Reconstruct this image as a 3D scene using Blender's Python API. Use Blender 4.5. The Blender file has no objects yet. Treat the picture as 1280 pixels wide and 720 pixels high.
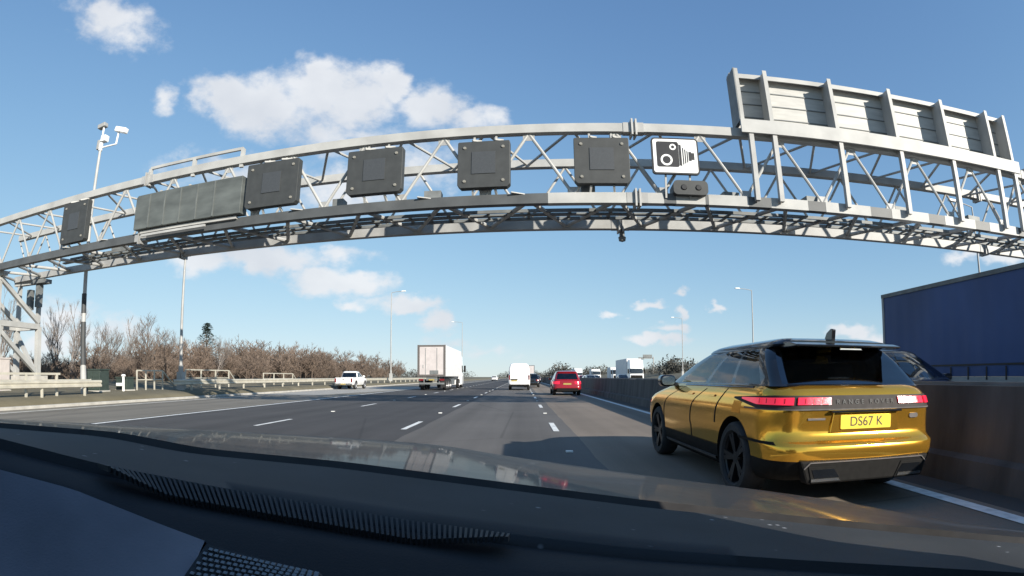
import bpy, bmesh, math, random
from math import sin, cos, pi, radians, sqrt, atan2
from mathutils import Vector, Matrix, Euler

S = bpy.context.scene
COL = S.collection
H = 1.2                                   # height of the dashboard camera over the road

# ------------------------------------------------------------------ materials
def new_mat(name):
    m = bpy.data.materials.new(name); m.use_nodes = True
    nt = m.node_tree
    return m, nt, nt.nodes['Principled BSDF']

def mat(name, col, rough=.6, metal=0., var=.15, scale=6., bump=0., bscale=40., coat=0., col2=None, rvar=.0, spec=None, stretch=None, detail=5):
    m, nt, b = new_mat(name)
    tc = nt.nodes.new('ShaderNodeTexCoord')
    src = tc.outputs['Object']
    if stretch:
        mp = nt.nodes.new('ShaderNodeMapping'); mp.inputs['Scale'].default_value = stretch
        nt.links.new(src, mp.inputs['Vector']); src = mp.outputs['Vector']
    n = nt.nodes.new('ShaderNodeTexNoise'); n.inputs['Scale'].default_value = scale; n.inputs['Detail'].default_value = detail
    nt.links.new(src, n.inputs['Vector'])
    r = nt.nodes.new('ShaderNodeValToRGB')
    a = col2 if col2 else tuple(c*(1-var) for c in col)
    c = col if col2 else tuple(min(1, c*(1+var)) for c in col)
    r.color_ramp.elements[0].position = .3; r.color_ramp.elements[0].color = (*a, 1)
    r.color_ramp.elements[1].position = .7; r.color_ramp.elements[1].color = (*c, 1)
    nt.links.new(n.outputs['Fac'], r.inputs['Fac']); nt.links.new(r.outputs['Color'], b.inputs['Base Color'])
    b.inputs['Roughness'].default_value = rough; b.inputs['Metallic'].default_value = metal
    if rvar:
        mr = nt.nodes.new('ShaderNodeMapRange')
        mr.inputs['To Min'].default_value = max(0, rough-rvar); mr.inputs['To Max'].default_value = min(1, rough+rvar)
        nt.links.new(n.outputs['Fac'], mr.inputs['Value']); nt.links.new(mr.outputs['Result'], b.inputs['Roughness'])
    if coat:
        b.inputs['Coat Weight'].default_value = coat; b.inputs['Coat Roughness'].default_value = .04
    if spec is not None: b.inputs['Specular IOR Level'].default_value = spec
    if bump:
        n2 = nt.nodes.new('ShaderNodeTexNoise'); n2.inputs['Scale'].default_value = bscale; n2.inputs['Detail'].default_value = 3
        nt.links.new(src, n2.inputs['Vector'])
        bp = nt.nodes.new('ShaderNodeBump'); bp.inputs['Strength'].default_value = bump; bp.inputs['Distance'].default_value = .02
        nt.links.new(n2.outputs['Fac'], bp.inputs['Height']); nt.links.new(bp.outputs['Normal'], b.inputs['Normal'])
    return m

def glass_mat(name, tint, glossy=.08, rough=.02):
    """thin tinted glazing: tinted transparency under a Fresnel gloss"""
    m = bpy.data.materials.new(name); m.use_nodes = True; nt = m.node_tree
    nt.nodes.remove(nt.nodes['Principled BSDF'])
    tr = nt.nodes.new('ShaderNodeBsdfTransparent'); tr.inputs[0].default_value = (*tint, 1)
    gl = nt.nodes.new('ShaderNodeBsdfGlossy'); gl.inputs['Roughness'].default_value = rough; gl.inputs['Color'].default_value = (.9, .95, 1, 1)
    no = nt.nodes.new('ShaderNodeTexNoise'); no.inputs['Scale'].default_value = 3
    fr = nt.nodes.new('ShaderNodeLayerWeight'); fr.inputs['Blend'].default_value = .22
    mr = nt.nodes.new('ShaderNodeMapRange'); mr.inputs['To Min'].default_value = glossy*.7; mr.inputs['To Max'].default_value = glossy*1.3
    nt.links.new(no.outputs['Fac'], mr.inputs['Value'])
    ad = nt.nodes.new('ShaderNodeMath'); ad.operation = 'ADD'; ad.use_clamp = True
    nt.links.new(fr.outputs['Fresnel'], ad.inputs[0]); nt.links.new(mr.outputs['Result'], ad.inputs[1])
    mx = nt.nodes.new('ShaderNodeMixShader')
    nt.links.new(ad.outputs[0], mx.inputs[0]); nt.links.new(tr.outputs[0], mx.inputs[1]); nt.links.new(gl.outputs[0], mx.inputs[2])
    nt.links.new(mx.outputs[0], nt.nodes['Material Output'].inputs[0])
    return m

def lamp_mat(name, col, strength):
    m, nt, b = new_mat(name)
    b.inputs['Base Color'].default_value = (*col, 1); b.inputs['Roughness'].default_value = .15
    b.inputs['Emission Color'].default_value = (*col, 1); b.inputs['Emission Strength'].default_value = strength
    n = nt.nodes.new('ShaderNodeTexNoise'); n.inputs['Scale'].default_value = 60
    bp = nt.nodes.new('ShaderNodeBump'); bp.inputs['Strength'].default_value = .2
    nt.links.new(n.outputs['Fac'], bp.inputs['Height']); nt.links.new(bp.outputs['Normal'], b.inputs['Normal'])
    return m

M = {}
M['galv'] = mat('galvanised_steel', (.33, .33, .32), .55, .1, .16, 1.6, .05, 30, rvar=.1)
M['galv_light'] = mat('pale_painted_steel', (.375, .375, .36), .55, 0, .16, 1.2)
M['chord'] = mat('dark_chord_steel', (.085, .09, .092), .55, .1, .2, 1.5)  # even dark grey for the front bottom chord only
M['galv_dark'] = mat('dull_steel', (.16, .17, .17), .6, .2, .2, 3)
M['panel_back'] = mat('sign_back_aluminium', (.41, .405, .38), .55, .05, .12, 1.5, stretch=(1, 1, 5))
M['dark_band'] = mat('mast_dark_band', (.045, .048, .05), .6, 0, .2, 3)
M['plate_dirty'] = mat('dusty_plate', (.34, .26, .07), .5, 0, .15, 20)
M['signal'] = mat('signal_black', (.042, .045, .045), .6, 0, .15, 4)
M['display'] = mat('signal_display', (.054, .058, .062), .45, 0, .12, 30)
M['vms'] = mat('message_sign_face', (.095, .105, .10), .55, 0, .3, .9, stretch=(1, 1, 3))
M['vms_rib'] = mat('message_sign_rib', (.12, .13, .125), .5, 0, .2, 3)
M['lens'] = mat('lantern_lens', (.24, .23, .20), .2, 0, .1, 20)
M['white_sign'] = mat('white_sign_face', (.8, .8, .78), .5, 0, .04, 3)
M['black'] = mat('black_print', (.012, .012, .014), .5, 0, .2, 10)
M['rubber'] = mat('tyre_rubber', (.018, .018, .019), .8, 0, .3, 12, .2, 60)
M['rim_dark'] = mat('dark_alloy', (.010, .010, .011), .35, .2, .2, 8)
M['rim_silver'] = mat('silver_alloy', (.45, .45, .46), .35, .7, .15, 8)
M['plastic'] = mat('black_plastic', (.011, .0105, .010), .7, 0, .2, 20, spec=.1)
M['gloss_black'] = mat('gloss_black_paint', (.008, .009, .011), .12, 0, .2, 4, coat=.6)
M['gold'] = mat('gold_wrap', (.98, .51, .07), .12, .88, .03, 2.2, .04, 2.2, rvar=.03)
M['grey_trim'] = mat('grey_trim', (.11, .10, .095), .6, .0, .15, 15, spec=.2)
M['tail_trim'] = mat('dark_tail_trim', (.040, .035, .033), .6, .0, .15, 15, spec=.12)
M['chrome'] = mat('satin_chrome', (.55, .54, .52), .22, 1., .08, 15)
M['red_lens'] = lamp_mat('red_lamp_lens', (.62, .018, .045), .5)
M['red_off'] = mat('red_reflector', (.16, .008, .010), .2, 0, .1, 30)
M['plate'] = mat('yellow_plate', (.75, .55, .06), .3, 0, .06, 20)
M['plate_white'] = mat('white_plate', (.72, .72, .68), .3, 0, .06, 20)
M['glass_dark'] = glass_mat('privacy_glass', (.16, .17, .18), .06)
M['glass_rear'] = glass_mat('dark_rear_glass', (.035, .037, .04), .14, .05)
M['glass'] = glass_mat('window_glass', (.45, .52, .56), .06)
M['seat'] = mat('seat_cloth', (.035, .035, .04), .7, 0, .2, 20)
M['red_paint'] = mat('red_paint', (.26, .008, .014), .25, .1, .08, 3, coat=.9)
M['white_paint'] = mat('white_paint', (.78, .78, .77), .3, 0, .05, 2, coat=.5)
M['white_grp'] = mat('white_trailer_panel', (.68, .67, .66), .45, 0, .06, .8, stretch=(1, 1, 4))
M['pinkish_door'] = mat('pinkish_trailer_door', (.47, .43, .42), .6, 0, .12, 1.5)  # pinkish and darker than the white box panels
M['dark_paint'] = mat('dark_car_paint', (.016, .018, .022), .2, .2, .15, 4, coat=.8)
M['grey_paint'] = mat('grey_car_paint', (.18, .19, .2), .28, .4, .1, 4, coat=.8)
M['blue_curtain'] = mat('blue_curtain', (.03, .066, .185), .55, 0, .25, .7, .12, 1.5, stretch=(1, .6, .35))
M['blue_seam'] = mat('blue_seam', (.023, .052, .15), .6, 0, .2, 5)
M['head'] = mat('headlamp_glass', (.75, .77, .8), .12, .3, .1, 30)
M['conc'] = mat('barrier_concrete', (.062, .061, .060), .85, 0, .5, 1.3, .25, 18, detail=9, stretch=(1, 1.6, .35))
M['conc_light'] = mat('pale_concrete', (.42, .40, .36), .85, 0, .16, 2.5, .2, 30)
M['rail'] = mat('guard_rail_zinc', (.50, .47, .39), .5, .15, .15, 2.2)
M['cab_green'] = mat('cabinet_green', (.035, .05, .042), .55, 0, .2, 5)
M['cab_pale'] = mat('cabinet_pale', (.5, .45, .42), .6, 0, .1, 3)
M['bark'] = mat('bare_bark', (.115, .098, .085), .9, 0, .3, 3)
M['bark_grey'] = mat('grey_bark', (.19, .165, .148), .9, 0, .25, 3)
M['twig'] = mat('brown_twigs', (.155, .116, .090), .9, 0, .3, .25)
M['needle'] = mat('dark_needles', (.022, .04, .024), .8, 0, .4, 2)
M['far_tree'] = mat('distant_foliage', (.075, .074, .064), .9, 0, .45, .08)
M['bonnet'] = mat('bonnet_paint', (.030, .028, .027), .5, .0, .3, 14, .02, 9, coat=.22, rvar=.1, spec=.15)
M['cabin'] = mat('cabin_trim', (.03, .03, .033), .8, 0, .2, 12)
M['line'] = mat('road_paint', (.74, .74, .71), .65, 0, .22, 7, .1, 80)
M['line_worn'] = mat('worn_road_paint', (.62, .60, .54), .75, 0, .25, 3, .1, 80)

def dash_material(name, col, dust):
    m, nt, b = new_mat(name)
    tc = nt.nodes.new('ShaderNodeTexCoord')
    v = nt.nodes.new('ShaderNodeTexVoronoi'); v.inputs['Scale'].default_value = 26
    nt.links.new(tc.outputs['Object'], v.inputs['Vector'])
    r = nt.nodes.new('ShaderNodeValToRGB'); r.color_ramp.elements[0].position = .0; r.color_ramp.elements[0].color = (dust,)*3+(1,)
    r.color_ramp.elements[1].position = .14; r.color_ramp.elements[1].color = (0, 0, 0, 1)
    nt.links.new(v.outputs['Distance'], r.inputs['Fac'])
    n = nt.nodes.new('ShaderNodeTexNoise'); n.inputs['Scale'].default_value = 5; n.inputs['Detail'].default_value = 6
    nt.links.new(tc.outputs['Object'], n.inputs['Vector'])
    r2 = nt.nodes.new('ShaderNodeValToRGB')
    r2.color_ramp.elements[0].position = .35; r2.color_ramp.elements[0].color = tuple(c*.75 for c in col)+(1,)
    r2.color_ramp.elements[1].position = .7; r2.color_ramp.elements[1].color = tuple(c*1.3 for c in col)+(1,)
    nt.links.new(n.outputs['Fac'], r2.inputs['Fac'])
    n3 = nt.nodes.new('ShaderNodeTexNoise'); n3.inputs['Scale'].default_value = 9
    nt.links.new(tc.outputs['Object'], n3.inputs['Vector'])
    r3 = nt.nodes.new('ShaderNodeValToRGB'); r3.color_ramp.elements[0].position = .55; r3.color_ramp.elements[1].position = .68
    nt.links.new(n3.outputs['Fac'], r3.inputs['Fac'])
    mm = nt.nodes.new('ShaderNodeMix'); mm.data_type = 'RGBA'; mm.blend_type = 'MULTIPLY'; mm.inputs['Factor'].default_value = 1
    nt.links.new(r.outputs['Color'], mm.inputs['A']); nt.links.new(r3.outputs['Color'], mm.inputs['B'])
    ad = nt.nodes.new('ShaderNodeMix'); ad.data_type = 'RGBA'; ad.blend_type = 'ADD'; ad.inputs['Factor'].default_value = 1
    nt.links.new(r2.outputs['Color'], ad.inputs['A']); nt.links.new(mm.outputs['Result'], ad.inputs['B'])
    nt.links.new(ad.outputs['Result'], b.inputs['Base Color'])
    b.inputs['Roughness'].default_value = .75
    nb = nt.nodes.new('ShaderNodeTexNoise'); nb.inputs['Scale'].default_value = 350
    nt.links.new(tc.outputs['Object'], nb.inputs['Vector'])
    bp = nt.nodes.new('ShaderNodeBump'); bp.inputs['Strength'].default_value = .25; bp.inputs['Distance'].default_value = .002
    nt.links.new(nb.outputs['Fac'], bp.inputs['Height']); nt.links.new(bp.outputs['Normal'], b.inputs['Normal'])
    return m
M['dash'] = dash_material('dash_slate', (.023, .0245, .025), .5)
M['dash_blue'] = dash_material('dash_blue_grey', (.21, .205, .225), .04)
M['vent'] = dash_material('vent_slats', (.026, .029, .030), .02)
M['dash_black'] = dash_material('dash_black', (.012, .012, .013), .02)

def road_material():
    m, nt, b = new_mat('asphalt')
    L = nt.links.new; N = nt.nodes.new
    tc = N('ShaderNodeTexCoord'); sx = N('ShaderNodeSeparateXYZ'); L(tc.outputs['Object'], sx.inputs[0])
    # wobble the seams a little
    nw = N('ShaderNodeTexNoise'); nw.inputs['Scale'].default_value = .35; L(tc.outputs['Object'], nw.inputs['Vector'])
    wob = N('ShaderNodeMath'); wob.operation = 'MULTIPLY_ADD'; wob.inputs[1].default_value = .16; L(nw.outputs['Fac'], wob.inputs[0]); L(sx.outputs['X'], wob.inputs[2])
    mr = N('ShaderNodeMapRange'); mr.inputs['From Min'].default_value = -24; mr.inputs['From Max'].default_value = 26
    L(wob.outputs[0], mr.inputs['Value'])
    rp = N('ShaderNodeValToRGB'); rp.color_ramp.interpolation = 'CONSTANT'
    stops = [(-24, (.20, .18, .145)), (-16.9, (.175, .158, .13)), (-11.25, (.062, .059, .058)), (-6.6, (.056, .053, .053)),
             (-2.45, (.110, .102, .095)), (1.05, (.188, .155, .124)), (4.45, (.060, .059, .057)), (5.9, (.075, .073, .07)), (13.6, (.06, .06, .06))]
    e = rp.color_ramp.elements
    for i, (x, c) in enumerate(stops):
        p = (x+24)/50
        if i < 2: el = e[i]; el.position = p
        else: el = e.new(p)
        el.color = (*c, 1)
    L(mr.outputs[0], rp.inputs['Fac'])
    # long streaks of wear, patches and fine aggregate
    mp = N('ShaderNodeMapping'); mp.inputs['Scale'].default_value = (1.6, .035, 1); L(tc.outputs['Object'], mp.inputs['Vector'])
    n1 = N('ShaderNodeTexNoise'); n1.inputs['Scale'].default_value = 1; n1.inputs['Detail'].default_value = 6; L(mp.outputs[0], n1.inputs['Vector'])
    n2 = N('ShaderNodeTexNoise'); n2.inputs['Scale'].default_value = .5; n2.inputs['Detail'].default_value = 8; L(tc.outputs['Object'], n2.inputs['Vector'])
    n3 = N('ShaderNodeTexNoise'); n3.inputs['Scale'].default_value = 28; n3.inputs['Detail'].default_value = 3; L(tc.outputs['Object'], n3.inputs['Vector'])
    a1 = N('ShaderNodeMath'); a1.operation = 'MULTIPLY_ADD'; a1.inputs[1].default_value = .85; L(n1.outputs['Fac'], a1.inputs[0])
    a2 = N('ShaderNodeMath'); a2.operation = 'MULTIPLY_ADD'; a2.inputs[1].default_value = .5; a2.inputs[2].default_value = .25; L(n2.outputs['Fac'], a2.inputs[0]); L(a2.outputs[0], a1.inputs[2])
    a3 = N('ShaderNodeMath'); a3.operation = 'MULTIPLY_ADD'; a3.inputs[1].default_value = .3; L(n3.outputs['Fac'], a3.inputs[0]); L(a1.outputs[0], a3.inputs[2])
    # two polished wheel tracks in every lane
    ph = N('ShaderNodeMath'); ph.operation = 'MULTIPLY_ADD'; ph.inputs[1].default_value = 4*pi/3.63; ph.inputs[2].default_value = 9.05*4*pi/3.63+pi; L(wob.outputs[0], ph.inputs[0])
    co = N('ShaderNodeMath'); co.operation = 'COSINE'; L(ph.outputs[0], co.inputs[0])
    tk = N('ShaderNodeMath'); tk.operation = 'MULTIPLY_ADD'; tk.inputs[1].default_value = .07; L(co.outputs[0], tk.inputs[0]); L(a3.outputs[0], tk.inputs[2])
    # sealed joints: fine dark lines along the lane edges and across the carriageway
    vo = N('ShaderNodeTexVoronoi'); vo.feature = 'DISTANCE_TO_EDGE'; vo.inputs['Scale'].default_value = .16; L(tc.outputs['Object'], vo.inputs['Vector'])
    vr = N('ShaderNodeMapRange'); vr.inputs['From Max'].default_value = .006; vr.inputs['To Min'].default_value = .72; L(vo.outputs['Distance'], vr.inputs['Value'])
    a3 = N('ShaderNodeMath'); a3.operation = 'MULTIPLY'; L(tk.outputs[0], a3.inputs[0]); L(vr.outputs[0], a3.inputs[1])
    mu = N('ShaderNodeMix'); mu.data_type = 'RGBA'; mu.blend_type = 'MULTIPLY'; mu.inputs['Factor'].default_value = 1
    cb = N('ShaderNodeCombineXYZ')
    for i in range(3): L(a3.outputs[0], cb.inputs[i])
    L(rp.outputs['Color'], mu.inputs['A']); L(cb.outputs[0], mu.inputs['B'])
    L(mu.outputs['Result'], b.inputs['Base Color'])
    b.inputs['Roughness'].default_value = .85; b.inputs['Specular IOR Level'].default_value = .3
    bp = N('ShaderNodeBump'); bp.inputs['Strength'].default_value = .3; bp.inputs['Distance'].default_value = .01
    L(n3.outputs['Fac'], bp.inputs['Height']); L(bp.outputs[0], b.inputs['Normal'])
    return m
M['road'] = road_material()
M['grass'] = mat('winter_grass', (.155, .135, .088), .95, 0, .3, .6, .6, 12, col2=(.10, .088, .056), detail=9)
M['bay'] = mat('bay_concrete', (.36, .34, .30), .85, 0, .12, 1.3, .2, 30, detail=8)

# ------------------------------------------------------------------ mesh builder
class MB:
    def __init__(s): s.v = []; s.f = []
    def poly(s, pts):
        i = len(s.v); s.v += [tuple(p) for p in pts]; s.f.append(tuple(range(i, i+len(pts))))
    def box(s, c, d, rot=None):
        c = Vector(c); hx, hy, hz = d[0]/2, d[1]/2, d[2]/2; i = len(s.v)
        for x, y, z in ((-1,-1,-1),(1,-1,-1),(1,1,-1),(-1,1,-1),(-1,-1,1),(1,-1,1),(1,1,1),(-1,1,1)):
            p = Vector((x*hx, y*hy, z*hz))
            if rot is not None: p = rot @ p
            s.v.append(tuple(c+p))
        for q in ((0,3,2,1),(4,5,6,7),(0,1,5,4),(1,2,6,5),(2,3,7,6),(3,0,4,7)): s.f.append(tuple(i+k for k in q))
    def bar(s, p, q, w, h=None, up=(0, 0, 1)):
        """rectangular bar from p to q"""
        p, q = Vector(p), Vector(q); h = h or w; d = (q-p)
        if d.length < 1e-6: return
        d.normalize(); u = Vector(up)
        if abs(d.dot(u)) > .98: u = Vector((0, 1, 0))
        a = d.cross(u).normalized(); u = a.cross(d)
        i = len(s.v)
        for e in (p, q):
            for x, y in ((-1,-1),(1,-1),(1,1),(-1,1)): s.v.append(tuple(e+a*x*w/2+u*y*h/2))
        for k in ((0,1,5,4),(1,2,6,5),(2,3,7,6),(3,0,4,7),(3,2,1,0),(4,5,6,7)): s.f.append(tuple(i+j for j in k))
    def tube(s, p, q, r, n=8, r2=None, cap=True):
        p, q = Vector(p), Vector(q); r2 = r if r2 is None else r2; d = (q-p)
        if d.length < 1e-6: return
        d.normalize(); u = Vector((0, 0, 1)) if abs(d.z) < .95 else Vector((0, 1, 0))
        a = d.cross(u).normalized(); b = a.cross(d); i = len(s.v)
        for e, rr in ((p, r), (q, r2)):
            for k in range(n):
                t = 2*pi*k/n; s.v.append(tuple(e+a*rr*cos(t)+b*rr*sin(t)))
        for k in range(n): s.f.append((i+k, i+(k+1) % n, i+n+(k+1) % n, i+n+k))
        if cap: s.f.append(tuple(i+k for k in range(n))[::-1]); s.f.append(tuple(i+n+k for k in range(n)))
    def path(s, pts, r, n=8):
        for a, b in zip(pts[:-1], pts[1:]): s.tube(a, b, r, n)
    def prism(s, pts, y0, y1, ax='y'):
        """outline (2-D) pushed along an axis: 'y' -> pts are (x,z); 'x' -> (y,z); 'z' -> (x,y)"""
        f = {'y': lambda p, t: (p[0], t, p[1]), 'x': lambda p, t: (t, p[0], p[1]), 'z': lambda p, t: (p[0], p[1], t)}[ax]
        n = len(pts); i = len(s.v)
        s.v += [f(p, y0) for p in pts] + [f(p, y1) for p in pts]
        s.f.append(tuple(range(i, i+n))[::-1]); s.f.append(tuple(range(i+n, i+2*n)))
        for k in range(n): s.f.append((i+k, i+(k+1) % n, i+n+(k+1) % n, i+n+k))
    def lathe(s, prof, c=(0,0,0), n=24, ax='x'):
        """profile of (radius, along) turned about an axis, closed as a ring"""
        i = len(s.v); m = len(prof)
        for k in range(n):
            t = 2*pi*k/n
            for r, x in prof:
                p = {'x': (x, r*cos(t), r*sin(t)), 'z': (r*cos(t), r*sin(t), x), 'y': (r*cos(t), x, r*sin(t))}[ax]
                s.v.append((c[0]+p[0], c[1]+p[1], c[2]+p[2]))
        for k in range(n):
            for j in range(m-1):
                a = i+k*m+j; b = i+((k+1) % n)*m+j
                s.f.append((a, b, b+1, a+1))
    def grid(s, rows):
        """a sheet through rows of points"""
        i = len(s.v); m = len(rows[0])
        for r in rows: s.v += [tuple(p) for p in r]
        for a in range(len(rows)-1):
            for b in range(m-1): s.f.append((i+a*m+b, i+a*m+b+1, i+(a+1)*m+b+1, i+(a+1)*m+b))
    def mesh(s, name, smooth=None):
        me = bpy.data.meshes.new(name); me.from_pydata(s.v, [], s.f); me.validate()
        bm = bmesh.new(); bm.from_mesh(me); bmesh.ops.recalc_face_normals(bm, faces=bm.faces); bm.to_mesh(me); bm.free()
        if smooth: shade(me, smooth)
        return me
    def pieces(s):
        """one builder per connected piece"""
        par = list(range(len(s.v)))
        def root(a):
            while par[a] != a: par[a] = par[par[a]]; a = par[a]
            return a
        for f in s.f:
            for k in f[1:]: par[root(k)] = root(f[0])
        out = {}
        for f in s.f:
            q = out.setdefault(root(f[0]), (MB(), {}))
            ids = []
            for k in f:
                if k not in q[1]: q[1][k] = len(q[0].v); q[0].v.append(s.v[k])
                ids.append(q[1][k])
            q[0].f.append(tuple(ids))
        return [q[0] for q in out.values()]
    def build_each(s, name, m, parent=None, smooth=None, bevel=0):
        return [p.build(name, m, parent, smooth, bevel) for p in s.pieces()]
    def build(s, name, m, parent=None, smooth=None, bevel=0):
        o = bpy.data.objects.new(name, s.mesh(name, smooth)); COL.objects.link(o)
        o.data.materials.append(M[m] if isinstance(m, str) else m)
        if parent: o.parent = parent
        if bevel:
            b = o.modifiers.new('bevel', 'BEVEL'); b.width = bevel; b.segments = 2; b.limit_method = 'ANGLE'
        return o

def shade(me, ang=35):
    for p in me.polygons: p.use_smooth = True
    me.set_sharp_from_angle(angle=radians(ang))

def tag(o, label=None, cat=None, group=None, kind=None):
    if label: o['label'] = label
    if cat: o['category'] = cat
    if group: o['group'] = group
    if kind: o['kind'] = kind
    return o
def thing(name, label, cat, loc=(0,0,0), rz=0, group=None):
    o = bpy.data.objects.new(name, None); COL.objects.link(o); o.location = loc; o.rotation_euler = (0, 0, rz)
    o.empty_display_size = .2
    return tag(o, label, cat, group)
def structure(name, mb, m, smooth=None): return tag(mb.build(name, m, None, smooth), kind='structure')
def copy_tree(o, parent=None):
    c = o.copy(); COL.objects.link(c); c.parent = parent
    for ch in list(o.children): copy_tree(ch, c)
    return c
def copy_thing(o, label, loc, rz=None, sc=None):
    c = copy_tree(o); c['label'] = label; c.location = loc
    if rz is not None: c.rotation_euler = (0, 0, rz)
    if sc: c.scale = sc if isinstance(sc, tuple) else (sc,)*3
    return c
def text_mesh(txt, size, name, ext=.0, spacing=1.):
    cu = bpy.data.curves.new(name, 'FONT'); cu.body = txt; cu.size = size; cu.align_x = 'CENTER'; cu.align_y = 'CENTER'
    cu.extrude = ext; cu.space_character = spacing
    o = bpy.data.objects.new(name, cu); COL.objects.link(o)
    dg = bpy.context.evaluated_depsgraph_get()
    me = bpy.data.meshes.new_from_object(o.evaluated_get(dg))
    bpy.data.objects.remove(o); bpy.data.curves.remove(cu)
    me.name = name
    return me
def mesh_obj(name, me, m, parent=None):
    o = bpy.data.objects.new(name, me); COL.objects.link(o); me.materials.clear(); me.materials.append(M[m])
    if parent: o.parent = parent
    return o

# ------------------------------------------------------------------ the setting
YS = [-60, -20, 0, 10, 20, 30, 45, 60, 90, 130, 200, 300, 500, 900, 1600, 3000]
prof = [(-3000, 2.2), (-300, 1.8), (-80, 1.45), (-40, 1.2), (-28, .9), (-23, .62), (-20.2, .46), (-18.9, .36), (-18.45, .19), (-18.4, -.06),
        (24.4, -.06), (24.5, .1), (26, .3), (32, 1.5), (40, 2.6), (60, 3.2), (300, 3.), (3000, 3.)]
g = MB()
rnd = random.Random(3)
rows = []
for y in YS:
    rows.append([(x, y, (z+(rnd.uniform(-.06, .06) if (z > .4 and abs(x) < 200) else 0))*(1 if y < 900 else .6)) for x, z in prof])
g.grid(rows); structure('ground', g, 'grass', 60)
r = MB()
xs = [-18.4, -11, -6.5, -2.7, .76, 4.2, 5.6, 10, 17, 24.4]
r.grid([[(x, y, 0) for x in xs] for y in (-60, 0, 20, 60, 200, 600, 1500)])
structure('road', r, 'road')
k = MB()
k.prism([(-18.6, -.05), (-18.28, -.05), (-18.28, .10), (-18.32, .12), (-18.6, .12)], -40, 160)
structure('kerb', k, 'conc_light')
b = MB()                                   # pale concrete bay where the lay-by starts
b.poly([(-18.25, 34.5, .004), (-13.4, 34.5, .004), (-11.2, 50, .004), (-11.2, 64, .004), (-18.25, 64, .004)])
structure('lay_by_pavement', b, 'bay')
ln = MB()
def stripe(x, y0, y1, w, x1=None): 
    x1 = x if x1 is None else x1
    ln.poly([(x-w/2, y0, .008), (x+w/2, y0, .008), (x1+w/2, y1, .008), (x1-w/2, y1, .008)])
for k_ in range(-2, 40):
    for x, y0 in ((-6.52, 12.35), (-2.70, 12.25), (.76, 12.0)):
        stripe(x, y0+9.3*k_, y0+9.3*k_+2.25, .13)
for k_ in range(-2, 30):                   # reflecting studs between the dashes
    for x, y0 in ((-6.52, 18.2), (-2.70, 18.0), (.76, 18.)):
        ln.box((x, y0+9.3*k_, .012), (.11, .12, .02))
stripe(-10.87, -30, 600, .2); stripe(4.2, -30, 600, .2)
for x in (10, 13.6, 17.2):
    for k_ in range(-3, 30): stripe(x, 3+9*k_, 5+9*k_, .12)
stripe(6.3, -30, 600, .2); stripe(20.8, -30, 600, .2)
structure('road_markings', ln, 'line')
lw = MB()
lw.poly([(-16.70, -30, .008), (-16.45, -30, .008), (-17.0, 33, .008), (-17.25, 33, .008)])
structure('road_markings', lw, 'line_worn')

# concrete median barrier
b = MB()
P = [(4.92, 0), (5.62, 0), (5.56, .28), (5.46, .33), (5.40, 1.1), (5.12, 1.1), (5.06, .33), (4.96, .28)]
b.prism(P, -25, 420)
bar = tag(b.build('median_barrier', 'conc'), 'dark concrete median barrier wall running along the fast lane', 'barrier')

m = MB()
y = -3.
while y < 60:
    m.prism([(4.935, .0), (4.972, .28), (5.07, .33), (5.128, 1.105), (5.39, 1.105), (5.38, 1.09), (5.14, 1.09), (5.1, .33), (5.0, .27), (4.97, 0)], y, y+.035); y += 3.05
m.build_each('joint', 'black', bar)
m = MB(); m.bar((5.26, -3, 1.125), (5.26, 120, 1.125), .1, .04); m.build('capping', 'galv_dark', bar)
# ------------------------------------------------------------------ gantry
SK = -.0844; GD = 15.0; DP = 2.76; ZB, ZT = 6.2, 8.4; CW = .26
def G(x, off, z): return (x, GD + SK*x + off, z)
gan = thing('gantry', 'pale steel lattice gantry spanning the whole carriageway', 'gantry', (0, 0, 0))
X0, X1 = -26.03, 26.47
for off in (0, DP):
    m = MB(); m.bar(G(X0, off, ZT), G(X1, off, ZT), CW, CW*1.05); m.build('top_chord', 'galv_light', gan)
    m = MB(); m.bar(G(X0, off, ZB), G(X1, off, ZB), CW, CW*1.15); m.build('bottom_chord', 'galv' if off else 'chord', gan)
PN = 42; dx = (X1-X0)/PN
def lattice(fa, fb, r, mid=None, phase=0):
    m = MB()
    for i in range(PN):
        xa = X0+dx*i; xb = xa+dx
        a, b_ = (fa, fb) if (i+phase) % 2 == 0 else (fb, fa)
        m.tube(a(xa), b_(xb), r, 8)
        if mid: m.tube(fa(xa), fb(xa), mid, 6)
    m.build('lattice', 'galv_light', gan, 40)
e = .12
lattice(lambda x: G(x, 0, ZB+e), lambda x: G(x, 0, ZT-e), .048)
lattice(lambda x: G(x, DP, ZB+e), lambda x: G(x, DP, ZT-e), .045, None, 1)
lattice(lambda x: G(x, 0, ZT-.03), lambda x: G(x, DP, ZT-.03), .045)
lattice(lambda x: G(x, 0, ZB-.02), lambda x: G(x, DP, ZB-.02), .07, None, 1)
m = MB()
for i in range(PN+1):
    top = i % 2 == 1; z = ZT-.24 if top else ZB+.24; c = Vector(G(X0+dx*i, -.02, z))
    m.bar(c+Vector((-.17, .17*-SK, 0)), c+Vector((.17, .17*SK, 0)), .012, .24)
m.build_each('gusset', 'galv', gan)
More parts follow.
